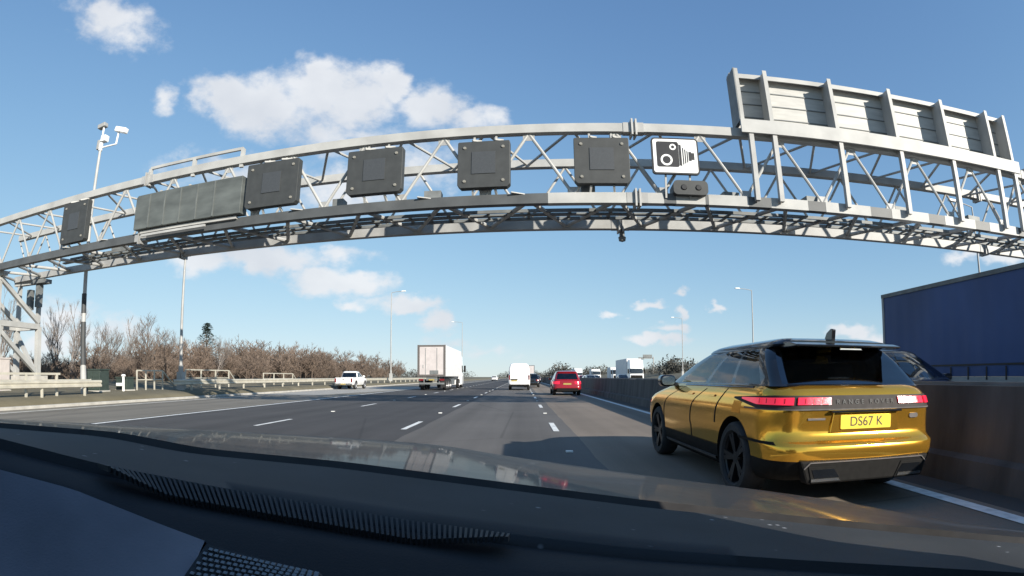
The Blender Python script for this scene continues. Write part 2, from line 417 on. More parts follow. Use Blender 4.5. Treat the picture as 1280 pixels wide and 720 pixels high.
# bolted joints
for x in (-13.55, 3.25, 18.2):
    for off in (0, DP):
        for z in (ZT, ZB):
            m = MB(); c = Vector(G(x, off, z))
            for s_ in (-.06, .06): m.box(c+Vector((s_, -s_*SK, 0)), (.05, .42, .52))
            m.bar(c+Vector((-.3, .3*SK*-1, 0)), c+Vector((.3, .3*SK, 0)), CW+.03, CW+.05)
            m.build('bolted_joint', 'galv', gan)
for xa, xb in ((.75, 3.0), (3.5, 4.0), (4.35, 5.2), (5.3, 6.5), (7.2, 8.4), (9.0, 10.6), (11.4, 12.9), (13.6, 15.0), (15.7, 17.2)):   # pale plates added to draw the bright patches on the front bottom chord
    m = MB(); m.bar(G(xa, -.004, ZB), G(xb, -.004, ZB), CW+.004, CW*1.15+.012); m.build('pale_plate', 'galv_light', gan)
for xa in (-18.2, -15.8, -7.1, -3.0, -.3):
    m = MB(); m.bar(G(xa, -.2, ZB+.17), G(xa+.45, -.05, ZB+.13), .12, .03); m.build('cleat', 'galv_light', gan)
# service walkway, trays and clutter along the bottom
m = MB()
m.bar(G(-19, 1.0, ZB-.02), G(20, 1.0, ZB-.02), .07, .10); m.bar(G(-19, 1.85, ZB-.02), G(20, 1.85, ZB-.02), .07, .10)
x = -19
while x < 20:
    m.bar(G(x, 1.0, ZB+.0), G(x, 1.85, ZB+.0), .09, .04); x += .62
m.build('walkway', 'galv_dark', gan)
m = MB()
m.bar(G(-20, 1.42, ZB-.02), G(20, 1.42, ZB-.02), .2, .06)
m.build_each('cable_tray', 'galv_dark', gan)
m = MB()
for x, y, w in ((-16.2, 1.4, .5), (-12.2, .4, .6), (-5.6, .3, .35), (-2.6, .3, .5), (1.9, .35, .4), (6.2, .6, .5), (8.9, .5, .6), (12.2, .6, .5), (15.4, .5, .6)):
    m.box(G(x, y, ZB+.28), (w, .4, .34))
m.build_each('junction_box', 'galv_dark', gan)
m = MB(); m.tube(G(3.3, DP, ZB-.45), G(3.3, DP, ZB-.1), .09, 10); m.lathe([(0, -.16), (.11, -.12), (.13, 0), (.05, .06), (0, .06)], G(3.3, DP, ZB-.42), 14, 'z')
m.build('hanging_camera', 'galv_dark', gan, 40)
# handrail on the left of the top chord
m = MB()
xs_ = [-13.5, -11.35, -9.25]
for x in xs_:
    m.bar(G(x, -.05, ZT-.25), G(x, -.05, ZT+.42), .14, .1)
m.bar(G(xs_[0], -.05, ZT+.44), G(xs_[-1], -.05, ZT+.44), .09, .1)
m.build('railing', 'galv_light', gan)
# legs
def leg(cx, w, name):
    m = MB()
    cy = GD+SK*cx
    zc = 3.7
    for ox in (-w/2, w/2):
        for oy in (.25, DP+.25):
            m.bar((cx+ox, cy+oy, .3), (cx+ox, cy+oy, zc), .26, .26)
            m.bar((cx+ox*.93, cy+oy, zc), (cx+ox*.93, cy+oy, ZB-.2), .18, .22)
        m.bar((cx+ox, cy+.25, zc), (cx+ox, cy+DP+.25, zc), .24, .26); m.bar((cx+ox, cy+.25, 3.45), (cx+ox, cy+DP+.25, 1.35), .2); m.bar((cx+ox, cy+.25, 5.8), (cx+ox, cy+DP+.25, 3.9), .2)
    for oy in (.25, DP+.25):
        m.bar((cx-w/2, cy+oy, zc), (cx+w/2, cy+oy, zc), .24, .3)
        m.bar((cx-w/2, cy+oy, 3.4), (cx+w/2, cy+oy, 1.2), .2, .18)
        m.bar((cx-w/2-.3, cy+oy, ZB-.22), (cx+w/2+.4, cy+oy, ZB-.22), .3, .2)
    m.build(name, 'galv_light', gan)
    m = MB()
    for oy in (.25, DP+.25):
        m.box((cx+w/2, cy+oy, .72), (.8, .8, 1.1)); m.box((cx-w/2, cy+oy, .72), (.8, .8, 1.1))
    m.build_each('plinth', 'conc_light', gan)
leg(-24.9, 1.9, 'leg'); leg(25.4, 1.6, 'leg')
m = MB()
m.box(G(-23.75, DP+.1, 5.2), (.3, .3, 1.1)); m.box(G(-24.15, DP-.2, 5.0), (.3, .3, 1.0)); m.box(G(-23.6, DP+.1, 5.9), (1.0, .6, .2))
m.build_each('bearing', 'galv_dark', gan)

# ---- matrix signals
def on_gantry(o): o.rotation_euler = (0, 0, math.atan(SK))
def signal(label, x, z0, z1, w):
    z = (z0+z1)/2; h = z1-z0
    t = thing('matrix_signal', label, 'signal', G(x, -.35, z), 0, 'blank lane signals along the gantry'); on_gantry(t)
    c = .09; a = w/2; b_ = h/2
    m = MB(); m.prism([(-a+c, -b_), (a-c, -b_), (a, -b_+c), (a, b_-.03), (a-.03, b_), (-a+.03, b_), (-a, b_-.03), (-a, -b_+c)], 0, .26)
    m.build('housing', 'signal', t, None, .012)
    m = MB(); m.prism([(-.34, -.30), (.34, -.30), (.34, .38), (-.34, .38)], -.02, .012); m.build('display', 'display', t)
    for sx in (-1, 1):
        for sz in (-1, 1):
            m = MB(); m.lathe([(0, -.03), (.04, -.03), (.05, -.01), (.05, .02)], (sx*(a-.2), 0, sz*(b_-.2)), 12, 'y'); m.build('lantern', 'lens', t, 40)
    m = MB()
    for sx in (-.32, .32):
        m.bar((sx, .13, -b_-.02), (sx*1.1, .33, ZB-z+.1), .06, .06); m.bar((sx, .2, b_-.1), (sx, .42, ZT-z), .06, .1)
        m.bar((sx, -.03, b_+.02), (sx+.2, .3, b_+.13), .05, .05)
    m.build_each('bracket', 'galv_light', t)
    return t
signal('smallest looking blank lane signal, between the gantry leg and the long message sign', -17.5, 6.45, 8.12, 1.62)
signal('blank lane signal overlapping the end of the long message sign', -7.83, 6.52, 8.03, 1.92)
signal('blank lane signal over the lorry lane, next but one after the message sign', -4.33, 6.56, 7.98, 1.74)
signal('blank lane signal in mid span, third in line from the message sign', -1.07, 6.51, 7.95, 1.5)
signal('blank lane signal next to the white speed camera sign', 2.25, 6.55, 7.96, 1.56)
# ---- message sign
t = thing('message_sign', 'long grey blank message sign on the gantry', 'message sign', G(-11.35, -.38, 7.02)); on_gantry(t)
m = MB(); m.prism([(-2.42, -.60), (2.42, -.60), (2.42, .68), (-2.34, .68), (-2.42, .60)], 0, .42); m.build('housing', 'vms', t, None, .015)
m = MB()
for x in (-1.7, -.95, -.2, .55, 1.3): m.box((x, -.012, .04), (.05, .024, 1.24))
m.build_each('panel_rib', 'vms_rib', t)
m = MB(); m.bar((-2.2, .2, -.68), (2.2, .2, -.68), .12, .10); m.bar((-2.0, .05, -.84), (1.0, .05, -.84), .06, .08)
for x in (-1.6, -.2, 1.4): m.bar((x, .35, -.9), (x, .45, .9), .08, .08)
m.build_each('bracket', 'galv_light', t)
# ---- speed camera sign
t = thing('camera_sign', 'white square sign with a black speed camera symbol on the gantry', 'sign', G(4.33, -.40, 7.40)); on_gantry(t)
def rrect(w, h, r, n=5, cx=0, cz=0):
    o = []
    for qx, qz, a0 in ((1, -1, -90), (1, 1, 0), (-1, 1, 90), (-1, -1, 180)):
        for k_ in range(n+1):
            a = radians(a0+90*k_/n); o.append((cx+qx*(w/2-r)+r*cos(a), cz+qz*(h/2-r)+r*sin(a)))
    return o
m = MB(); m.prism(rrect(1.36, 1.12, .1), .0, .09); m.build('border', 'black', t)
m = MB(); m.prism(rrect(1.27, 1.03, .07), -.006, .0); m.build('face', 'white_sign', t)
m = MB(); m.prism(rrect(.58, .70, .05, 5, -.20, .04), -.012, -.0065)
def disc(c, r0, r1, y0, y1, n=28):
    m.lathe([(r0, y1), (r0, y0), (r1, y0), (r1, y1)], (c[0], 0, c[1]), n, 'y')
m.prism([(.10, -.26), (.16, -.28), (.16, .30), (.10, .32)], -.012, -.0065)
for i, x in enumerate((.19, .245, .30)): m.prism([(x, -.24+.03*i), (x+.028, -.235+.03*i), (x+.028, .22-.045*i), (x, .235-.045*i)], -.012, -.0065)
m.prism([(.35, -.13), (.42, -.13), (.42, -.10), (.50, -.10), (.50, .09), (.42, .09), (.42, .12), (.35, .12)], -.012, -.0065)
m.prism([(-.02, .28), (.08, .28), (.08, .34), (-.02, .34)], -.012, -.0065)
m.v = [(a*1.1, b_, c*1.12) for a, b_, c in m.v]; m.build('camera_symbol', 'black', t)
m = MB(); disc((-.24, -.12), .105, .155, -.016, -.0122); disc((-.06, .24), .045, .085, -.016, -.0122)
m.v = [(a*1.1, b_, c*1.12) for a, b_, c in m.v]; m.build_each('lens_ring', 'white_sign', t)
m = MB()
for sx in (-.3, .4): m.bar((sx, .12, -.5), (sx, .25, -1.2), .05, .06)
m.build_each('bracket', 'galv_light', t)
t = thing('speed_camera', 'dark rounded speed camera box under the camera sign', 'speed camera', G(4.75, -.05, 6.47)); on_gantry(t)
m = MB(); m.prism(rrect(1.0, .42, .12), -.3, .3); m.build('housing', 'signal', t, 40)
m = MB(); m.lathe([(0, -.33), (.07, -.33), (.09, -.3), (.09, -.28)], (-.2, 0, 0), 14, 'y'); m.lathe([(0, -.33), (.07, -.33), (.09, -.3), (.09, -.28)], (.22, 0, 0), 14, 'y'); m.build_each('lens', 'black', t, 40)
# ---- back of the direction sign
t = thing('direction_sign', 'back of a large pale ribbed sign board standing above the gantry', 'sign', G(12.0, -.32, 0)); on_gantry(t)
m = MB(); x0, x1, z0, z1 = -5.55, 5.45, 8.7, 10.55
m.box(((x0+x1)/2, .69, (z0+z1)/2), (x1-x0, .06, z1-z0)); m.build('sign_board', 'panel_back', t)
m = MB()
for i in range(1, 4):
    z = z0+(z1-z0)*i/4; m.box(((x0+x1)/2, .65, z), (x1-x0-.1, .03, .03))
m.build_each('panel_joint', 'galv_dark', t)
ribx = [-5.5, -4.55, -2.3, 0, 2.25, 4.45, 5.4]
for x in ribx:
    m = MB(); zlow = 6.25 if x not in (-5.5, 5.4) else 8.72
    m.box((x, .365, (z0+z1)/2+.02), (.035, .58, z1-z0)); m.box((x, .06, (z0+z1)/2+.02), (.13, .03, z1-z0+.02))
    m.build('rib', 'galv_light', t)
for x in ribx[:-1] + [5.35]:
    m = MB(); m.bar((x+(.2 if x < -5 else 0), .06, 6.2), (x+(.2 if x < -5 else 0), .06, 8.3), .14, .16, up=(0, 1, 0)); m.build('post', 'galv', t)
m = MB(); m.box(((x0+x1)/2, .58, z1+.04), (x1-x0+.1, .30, .06)); m.box(((x0+x1)/2, .44, z1-.02), (x1-x0+.1, .03, .14)); m.build('top_rail', 'galv_light', t)
m = MB(); m.box(((x0+x1)/2+.05, -.02, 8.52), (x1-x0+.2, .08, .44)); m.box(((x0+x1)/2+.05, .1, 8.72), (x1-x0+.2, .28, .04)); m.build('beam', 'galv_light', t)
m = MB(); m.box((x0-.04, .36, (z0+z1)/2), (.04, .76, z1-z0)); m.build('end_plate', 'galv_dark', t)

# ------------------------------------------------------------------ CCTV mast and lamp posts
t = thing('camera_mast', 'tall slim white mast with dark bands and a camera on top', 'mast', (-19.7, 19.5, .4))
m = MB(); m.tube((0, 0, 0), (-.05, 0, 1.3), .16, 12, .15); m.tube((-.05, 0, 1.3), (-.3, 0, 11.7), .115, 12, .07); m.build('pole', 'galv_light', t, 40)
m = MB(); m.tube((-.055, 0, 1.35), (-.11, 0, 3.3), .135, 12, .13); m.build('dark_band', 'dark_band', t, 40)  # dark tubes added for the dark stretches of the lower pole
m = MB(); m.tube((-.125, 0, 3.7), (-.15, 0, 4.6), .128, 12, .125); m.build('dark_band', 'dark_band', t, 40)
m = MB(); m.tube((-.3, 0, 11.6), (-.3, 0, 12.0), .11, 10); m.tube((-.3, 0, 11.75), (.75, 0, 11.75), .045, 8); m.tube((.75, 0, 11.75), (.78, 0, 12.35), .05, 8)
m.tube((-.3, 0, 12), (-.35, 0, 12.9), .05, 8); m.box((-.12, 0, 12.2), (.3, .3, .3)); m.build_each('bracket', 'white_paint', t, 40)
m = MB(); m.box((.95, 0, 12.45), (.75, .3, .26), Euler((0, radians(18), 0)).to_matrix()); m.build('camera_housing', 'white_paint', t, None, .04)
m = MB(); m.box((-.45, 0, 12.95), (.5, .3, .22), Euler((0, radians(-10), 0)).to_matrix()); m.box((-.4, 0, 11.9), (.18, .3, .5)); m.build_each('floodlight', 'galv', t, None, .03)

def lamp_post(label, x, y, z, h, arm, base=True):
    t = thing('street_lamp', label, 'street lamp', (x, y, z), 0, 'tall lamp posts beside the motorway')
    m = MB(); m.tube((0, 0, 0), (0, 0, 1.5), .15, 12, .14); m.tube((0, 0, 1.5), (0, 0, h), .10, 12, .05); m.build('pole', 'galv', t, 40)
    m = MB(); m.path([(0, 0, h), (arm*.5, 0, h+.12), (arm, 0, h+.16)], .04, 8); m.build('arm', 'galv', t, 40)
    m = MB(); s_ = 1 if arm > 0 else -1
    m.prism([(arm-.1*s_, h+.10), (arm+.6*s_, h+.12), (arm+.55*s_, h+.25), (arm, h+.27)], -.13, .13); m.build('lamp_head', 'white_paint', t, None, .03)
    if base:
        m = MB(); m.box((0, 0, .55), (.42, .36, 1.1)); m.build('base_cabinet', 'galv_light', t, None, .02)
    return t
lamp_post('lamp post with a boxed base rising behind the start of the long guard rail', -19.9, 28., .4, 10.2, 1.3)
lamp_post('thin lamp post standing between the pickup and the white lorry', -16.3-2.2, 76., .6, 12.6, 1.5)
lamp_post('faint far lamp post between the white lorry and the van', -11.5-2.5, 128., .5, 13.5, -2)
lamp_post('lamp post rising behind the roof of the gold car', 28.6, 64., .95, 11.0, -1.7)
lamp_post('far lamp post beside the dark tree at the end of the median wall', 31, 103., 1.2, 11.3, -1.7)
lamp_post('lamp post seen just above the blue trailer', 29.6, 27., 1.1, 11.2, -1.7, False)

# ------------------------------------------------------------------ guard rails and cabinets on the left
def guard_rail(label, pts, zb=.36, posts=2.6, n0=0):
    t = thing('guard_rail', label, 'guard rail', (pts[0][0], pts[0][1], zb))
    o = Vector((pts[0][0], pts[0][1], zb))
    m = MB(); wp = [(0, -.16), (.05, -.13), (.05, -.05), (0, -.02), (0, .02), (.05, .05), (.05, .13), (0, .16), (-.012, .16), (-.012, -.16)]
    for p, q in zip(pts[:-1], pts[1:]):
        rows = []
        for e_ in (p, q): rows.append([(e_[0]-o.x+a, e_[1]-o.y, .54+b_) for a, b_ in wp+wp[:1]])
        m.grid(rows)
    m.build('beam', 'rail', t, 30)
    L_ = 0
    for p, q in zip(pts[:-1], pts[1:]):
        d = (Vector(q)-Vector(p)).length; n = max(1, int(d/posts))
        for i in range(n):
            f = (i+.6)/n; m = MB(); c = (p[0]+(q[0]-p[0])*f-o.x-.07, p[1]+(q[1]-p[1])*f-o.y)
            m.box((c[0], c[1], .24), (.11, .07, .86)); m.build('post', 'rail', t)
    return t
guard_rail('double height guard rail in front of the gantry leg', [(-19, 4), (-19, 20)])
guard_rail('long guard rail running from the near lamp post towards the lorry', [(-19.4, 26.5), (-19.4, 60), (-18.6, 120)], .36, 3.2)
t = thing('handrail', 'pale two bar handrail behind the guard rail by the gantry leg', 'handrail', (-19.35, 4, .4))
m = MB(); m.bar((0, 0, .93), (0, 13.6, .93), .07, .09); m.bar((0, 0, .66), (0, 15.6, .66), .07, .08); m.tube((0, 15.6, .70), (0, 15.8, .3), .04, 8); m.build('rail', 'rail', t)
for y in (1, 4, 7, 9.4, 11.6, 13.4):
    m = MB(); m.bar((0, y, -.1), (0, y, .95), .09, .09); m.build('post', 'rail', t)
def fence(label, x, y0, y1, z, h):
    t = thing('handrail', label, 'handrail', (x, y0, z))
    m = MB(); m.bar((0, 0, h), (0, y1-y0, h), .06, .07); m.bar((0, 0, h*.55), (0, y1-y0, h*.55), .06, .06); m.bar((0, y1-y0, h), (0, y1-y0+1.2, h*.2), .06, .06); m.build('rail', 'rail', t)
    n = 3
    for i in range(n+1):
        m = MB(); m.bar((0, (y1-y0)*i/n, -.1), (0, (y1-y0)*i/n, h), .07, .07); m.build('post', 'rail', t)
fence('short handrail starting beside the boxed base of the near lamp post', -20.6, 29.5, 35, .5, 1.15)
fence('short handrail further along, behind the long guard rail', -20.8, 41, 47, .5, 1.0)
fence('short handrail between the low dark cabinet and the near lamp post', -20.4, 24.4, 26.8, .45, 1.1)
def cabinet(label, x, y, z, sx, sy, sz, m_, rz=0):
    t = thing('roadside_cabinet', label, 'cabinet', (x, y, z), rz)
    m = MB(); m.box((0, 0, sz/2+.08), (sx, sy, sz)); m.build('body', m_, t, None, .015)
    m = MB(); m.box((0, 0, sz+.11), (sx+.08, sy+.08, .06)); m.build('roof', m_, t)
    m = MB()
    for i in (-1, 1): m.box((i*sx*.24, -sy/2-.011, sz/2+.08), (sx*.44, .022, sz*.86))
    for i in range(5): m.box((-sx*.3+.15*i*sx, -sy/2-.028, sz*.8), (.03, .012, sz*.12))
    m.build('door', m_, t)
    m = MB(); m.box((0, 0, .0), (sx+.1, sy+.1, .2)); m.build_each('plinth', 'conc_light', t)
cabinet('pale ribbed roadside cabinet between the struts of the gantry leg', -22.6, 16.6, .55, .75, .6, 1.35, 'cab_pale')
cabinet('wide pale cabinet partly cut by the edge of the photo, beyond the handrail', -23.6, 14.6, .6, 1.1, .7, 1.15, 'conc_light')
cabinet('dark green cabinet at the end of the guard rail', -20.5, 21.3, .45, .9, .8, 1.0, 'cab_green', .1)
cabinet('low dark cabinet next to the white marker post', -20.6, 23.6, .45, .8, .6, .62, 'cab_green')
t = thing('marker_post', 'short white marker post between the two guard rails', 'post', (-20.1, 22.9, .4))
m = MB(); m.tube((0, 0, 0), (0, 0, .85), .07, 10); m.lathe([(0, .95), (.11, .92), (.13, .85), (.08, .8), (0, .8)], (0, 0, 0), 12, 'z'); m.build('pole', 'white_paint', t, 40)
m = MB(); m.box((-.2, -.05, .42), (.5, .12, .16)); m.build('arm', 'white_paint', t, None, .02)

# ------------------------------------------------------------------ vehicles
def half_ring(row, sp):
    """right half of the plan outline at one height: rear centre -> side -> front centre"""
    z, yr, yf, w = row; nf, nc = 6, 6; o = []
    rr, rl, fr, fl = sp['rr'], sp['rl'], sp['fr'], sp['fl']
    if 'shrink' in sp:
        s_ = w/sp['shrink']; rr *= s_; fr *= s_
    br, bf = sp.get('br', .05), sp.get('bf', .12)
    for i in range(nf+1):
        x = (w-rr)*i/nf; o.append((x, yr+br*(x/w)**2))
    yc = o[-1][1]
    for i in range(1, nc+1):
        a = pi/2*i/nc; o.append((w-rr+rr*sin(a), yc+rl*(1-cos(a))))
    y1 = yc+rl; fy = yf-bf*((w-fr)/w)**2; y2 = fy-fl
    for t_ in sp['t'][1:-1]:
        o.append((w+sp.get('barrel', 0)*4*t_*(1-t_), y1+(y2-y1)*t_))
    for i in range(nc+1):
        a = pi/2*i/nc; o.append((w-fr+fr*cos(a), y2+fl*sin(a)))
    for i in range(1, nf+1):
        x = (w-fr)*(1-i/nf); o.append((x, yf-bf*(x/w)**2))
    return o
def rows_at(rows, z):
    for a, b_ in zip(rows[:-1], rows[1:]):
        if a[0] <= z <= b_[0]:
            f = (z-a[0])/(b_[0]-a[0]); return tuple(a[i]+(b_[i]-a[i])*f for i in range(4))
    return rows[-1] if z > rows[-1][0] else rows[0]
def shell_mesh(rows, sp, cap=True):
    m = MB(); n = None
    for rw in rows:
        h = half_ring(rw, sp); full = h + [(-x, y) for x, y in h[-2:0:-1]]
        n = len(full); m.v += [(x, y, rw[0]) for x, y in full]
    for r_ in range(len(rows)-1):
        for k_ in range(n): m.f.append((r_*n+k_, r_*n+(k_+1) % n, (r_+1)*n+(k_+1) % n, (r_+1)*n+k_))
    if cap:
        for r_ in (0, len(rows)-1):            # cap as strips from the right half to the left half
            q = len(half_ring(rows[0], sp))
            for k_ in range(q-1):
                a, b_ = r_*n+k_, r_*n+k_+1
                c, d = r_*n+(n-k_-1) % n if k_ < q-1 else b_, r_*n+(n-k_) % n
                fc = []
                for v_ in (a, b_, c, d):
                    if v_ not in fc: fc.append(v_)
                if len(fc) > 2: m.f.append(tuple(fc))
    return m
def split_z(me, z, lower):
    bm = bmesh.new(); bm.from_mesh(me)
    bmesh.ops.bisect_plane(bm, geom=bm.verts[:]+bm.edges[:]+bm.faces[:], plane_co=(0, 0, z), plane_no=(0, 0, 1), clear_inner=not lower, clear_outer=lower)
    o = bpy.data.meshes.new('piece'); bm.to_mesh(o); bm.free(); return o
def cut_arches(mb, axles, w, R_):
    """body with the wheel openings taken out; returns (body mesh, liner mesh)"""
    me = mb.mesh('body'); o = bpy.data.objects.new('body', me); COL.objects.link(o)
    c = MB()
    for y, z in axles:
        for s_ in (-1, 1): c.tube((s_*(w-.30), y, z), (s_*(w+.3), y, z), R_, 40)
    cm = c.mesh('cut'); co = bpy.data.objects.new('cut', cm); COL.objects.link(co)
    md = o.modifiers.new('b', 'BOOLEAN'); md.operation = 'DIFFERENCE'; md.object = co; md.solver = 'EXACT'
    dg = bpy.context.evaluated_depsgraph_get(); dg.update()
    res = bpy.data.meshes.new_from_object(o.evaluated_get(dg))
    bpy.data.objects.remove(o); bpy.data.objects.remove(co)
    out = []
    for want in (False, True):
        bm = bmesh.new(); bm.from_mesh(res); kill = []
        for f in bm.faces:
            inside = all(min(sqrt((v.co.y-y)**2+(v.co.z-z)**2) for y, z in axles) < R_+.002 for v in f.verts) and \
                     (abs(f.normal.x) < .3 or max(abs(v.co.x) for v in f.verts) < w-.25)
            if inside != want: kill.append(f)
        bmesh.ops.delete(bm, geom=kill, context='FACES')
        q = bpy.data.meshes.new('piece'); bm.to_mesh(q); bm.free(); out.append(q)
    return out
def liners(me, parent):
    m = MB(); m.v = [tuple(v.co) for v in me.vertices]; m.f = [tuple(p.vertices) for p in me.polygons]
    m.build_each('wheel_arch', 'plastic', parent, 35)
def wheel(parent, x, y, r, wd, rim, side, spokes=5, name='wheel'):
    """tyre on a spoked rim; side is the outward sign of x"""
    e_ = bpy.data.objects.new(name, None); COL.objects.link(e_); e_.parent = parent; e_.location = (x, y, r)
    e_.empty_display_size = .1
    m = MB(); h = wd/2; ri = r*.70
    m.lathe([(ri, -h*.8), (ri+.02, -h), (r-.035, -h), (r-.008, -h*.8), (r, -h*.4), (r, h*.4), (r-.008, h*.8), (r-.035, h), (ri+.02, h), (ri, h*.8), (ri, -h*.8)], (0, 0, 0), 32, 'x')
    m.build('tyre', 'rubber', e_, 40)
    m = MB(); s_ = side
    m.lathe([(ri, -h*.7), (ri-.015, -h*.6), (ri-.02, h*.5), (ri, h*.75)], (0, 0, 0), 32, 'x')
    m.lathe([(0, s_*h*.72), (.06, s_*h*.72), (.075, s_*h*.55), (.075, s_*h*.2)], (0, 0, 0), 16, 'x')
    for k_ in range(spokes):
        for d in ((-.09, .09) if spokes <= 6 else (0,)):
            a = 2*pi*k_/spokes+d
            m.bar((s_*h*.5, .05*cos(a), .05*sin(a)), (s_*h*.66, (ri-.005)*cos(a+d*.4), (ri-.005)*sin(a+d*.4)), .045, .05, up=(1, 0, 0))
    m.lathe([(0, s_*h*.0), (ri-.02, s_*h*.0), (ri-.02, s_*h*.02)], (0, 0, 0), 24, 'x')
    m.build('rim', rim, e_, 40)
    return e_
def panes(root, rows, sp, wins, glass_side, glass_rear, frame_m, r0, r1, n_side, front_glass=None):
    """greenhouse: frame with panes taken out of it as parts of their own. wins: list of (t0, t1) of side windows"""
    nf, nc = 6, 6; fr = MB(); q = len(half_ring(rows[0], sp)); groups = {}
    ts = sp['t']
    H_ = [half_ring(rw, sp) for rw in rows]
    for sgn in (1, -1):
        for r_ in range(len(rows)-1):
            for k_ in range(q-1):
                key = None
                if r0 <= r_ < r1:
                    if k_ < nf+2: key = 'rear_window'
                    elif k_ >= q-1-nf-2: key = 'windscreen'
                    elif nf+nc <= k_ < nf+nc+len(ts)-1:
                        tm = (ts[k_-nf-nc]+ts[k_-nf-nc+1])/2
                        for wi, (a, b_) in enumerate(wins):
                            if a < tm < b_: key = ('side_window', wi, sgn)
                pts = [(sgn*H_[r_][k_][0], H_[r_][k_][1], rows[r_][0]), (sgn*H_[r_][k_+1][0], H_[r_][k_+1][1], rows[r_][0]),
                       (sgn*H_[r_+1][k_+1][0], H_[r_+1][k_+1][1], rows[r_+1][0]), (sgn*H_[r_+1][k_][0], H_[r_+1][k_][1], rows[r_+1][0])]
                (fr if key is None else groups.setdefault(key, MB())).poly(pts)
    def weld(mb, name, m_):
        me = mb.mesh(name); bm = bmesh.new(); bm.from_mesh(me); bmesh.ops.remove_doubles(bm, verts=bm.verts, dist=.0005)
        bmesh.ops.recalc_face_normals(bm, faces=bm.faces); bm.to_mesh(me); bm.free(); shade(me, 40)
        return mesh_obj(name, me, m_, root)
    weld(fr, 'window_frame', frame_m)
    for key, mb in groups.items():
        nm = key if isinstance(key, str) else key[0]
        gm = glass_rear if nm == 'rear_window' else ((front_glass or glass_side) if nm == 'windscreen' or (isinstance(key, tuple) and key[1] == len(wins)-1) else glass_side)
        weld(mb, nm, gm)
def lin(a, b_, n): return [a+(b_-a)*i/n for i in range(n+1)]
def strip(rows, sp, i0, i1, zlo, zhi, off, th, sgn=1, n=30, nz=1):
    """band that follows the body outline between outline positions i0..i1; zlo/zhi may be functions of 0..1"""
    m = MB(); R_ = []
    for a in range(n+1):
        f = a/n; u = i0+(i1-i0)*f; z0 = zlo(f) if callable(zlo) else zlo; z1 = zhi(f) if callable(zhi) else zhi
        outer, inner = [], []
        for q_ in range(nz+1):
            z = z0+(z1-z0)*q_/nz
            h = half_ring(rows_at(rows, z), sp); k_ = min(int(u), len(h)-2); g_ = u-k_
            x = h[k_][0]+(h[k_+1][0]-h[k_][0])*g_; y = h[k_][1]+(h[k_+1][1]-h[k_][1])*g_
            dx_, dy_ = h[k_+1][0]-h[k_][0], h[k_+1][1]-h[k_][1]; l = sqrt(dx_*dx_+dy_*dy_) or 1
            nx, ny = dy_/l, -dx_/l
            outer.append(((x+nx*off)*sgn, y+ny*off, z)); inner.append(((x+nx*(off-th))*sgn, y+ny*(off-th), z))
        R_.append([inner[0]] + outer + inner[::-1])
    m.grid(R_)
    return m
def seats(root, xs_, y, z, m_='seat'):
    for x in xs_:
        m = MB(); m.box((x, y, z+.02), (.46, .14, .42), Euler((radians(-14), 0, 0)).to_matrix()); m.box((x, y-.09, z+.33), (.24, .09, .18))
        m.build('seat', m_, root, None, .04)
def uk_plate(root, txt, x, y, z, m_='plate', w=.52, h=.112, sy=-1):
    m = MB(); m.prism(rrect(w, h, .012, 3, x, z), y, y+sy*.008); p = m.build('number_plate', m_, root)
    if txt:
        me = text_mesh(txt, h*.95, 'lettering')
        for v_ in me.vertices: v_.co = Vector((x+v_.co.x*(1 if sy < 0 else -1), y+sy*.0095, z+v_.co.y))
        mesh_obj('lettering', me, 'black', p)

# ---- gold SUV
sg = thing('gold_suv', 'shiny gold car with a black roof alongside the median barrier', 'car', (3.17, 4.33, 0), .013)
sg.scale = (1.035, 1.06, 1.0)
TS = lin(0, 1, 44)
spB = dict(rr=.30, rl=.34, fr=.34, fl=.5, br=.035, bf=.16, t=TS, barrel=.012)
RB = [(.22, .40, 4.50, .84), (.27, .16, 4.60, .90), (.33, .06, 4.68, .94), (.42, .02, 4.73, .952), (.50, .0, 4.76, .958), (.585, -.005, 4.78, .962), (.60, .005, 4.78, .963), (.625, .045, 4.78, .964), (.65, .075, 4.78, .965),
      (.72, .085, 4.78, .965), (.80, .085, 4.76, .964), (.875, .08, 4.66, .963), (.93, .075, 4.50, .958), (.98, .085, 4.25, .948), (1.02, .095, 4.02, .938), (1.055, .115, 3.82, .925), (1.085, .145, 3.66, .905), (1.11, .18, 3.56, .875), (1.125, .22, 3.50, .84)]
body, liner = cut_arches(shell_mesh(RB, spB), [(.96, .375), (3.835, .375)], .965, .43)
gb = split_z(body, .46, False); shade(gb, 50); mesh_obj('body', gb, 'gold', sg)
gl = split_z(body, .46, True); shade(gl, 50); mesh_obj('lower_cladding', gl, 'plastic', sg)
liners(liner, sg)
tsG = sorted(set([0, .05, .27, .30, .535, .575, .90, .92, 1] + lin(.05, .27, 4) + lin(.30, .535, 5) + lin(.575, .90, 6)))
spG = dict(rr=.15, rl=.16, fr=.26, fl=.22, br=.05, bf=.10, t=tsG, shrink=.86)
ZR = lambda rows, k_=.90: [(1.115+(r_[0]-1.115)*k_,)+tuple(r_[1:]) for r_ in rows]
RG = [(1.115, .20, 3.62, .865), (1.135, .225, 3.55, .855), (1.21, .30, 3.36, .835), (1.30, .385, 3.13, .81), (1.39, .465, 2.90, .78), (1.465, .54, 2.68, .745), (1.515, .60, 2.53, .715), (1.55, .66, 2.42, .68)]
RG = ZR(RG)
panes(sg, RG, spG, [(.05, .27), (.30, .535), (.575, .90)], 'glass_dark', 'glass_rear', 'gloss_black', 1, 6, 3, 'glass')
RR = [(1.535, .56, 2.52, .70), (1.565, .50, 2.46, .69), (1.60, .50, 2.36, .65), (1.635, .62, 2.20, .56), (1.655, .85, 2.0, .42), (1.663, 1.1, 1.8, .25)]
RR = ZR(RR)
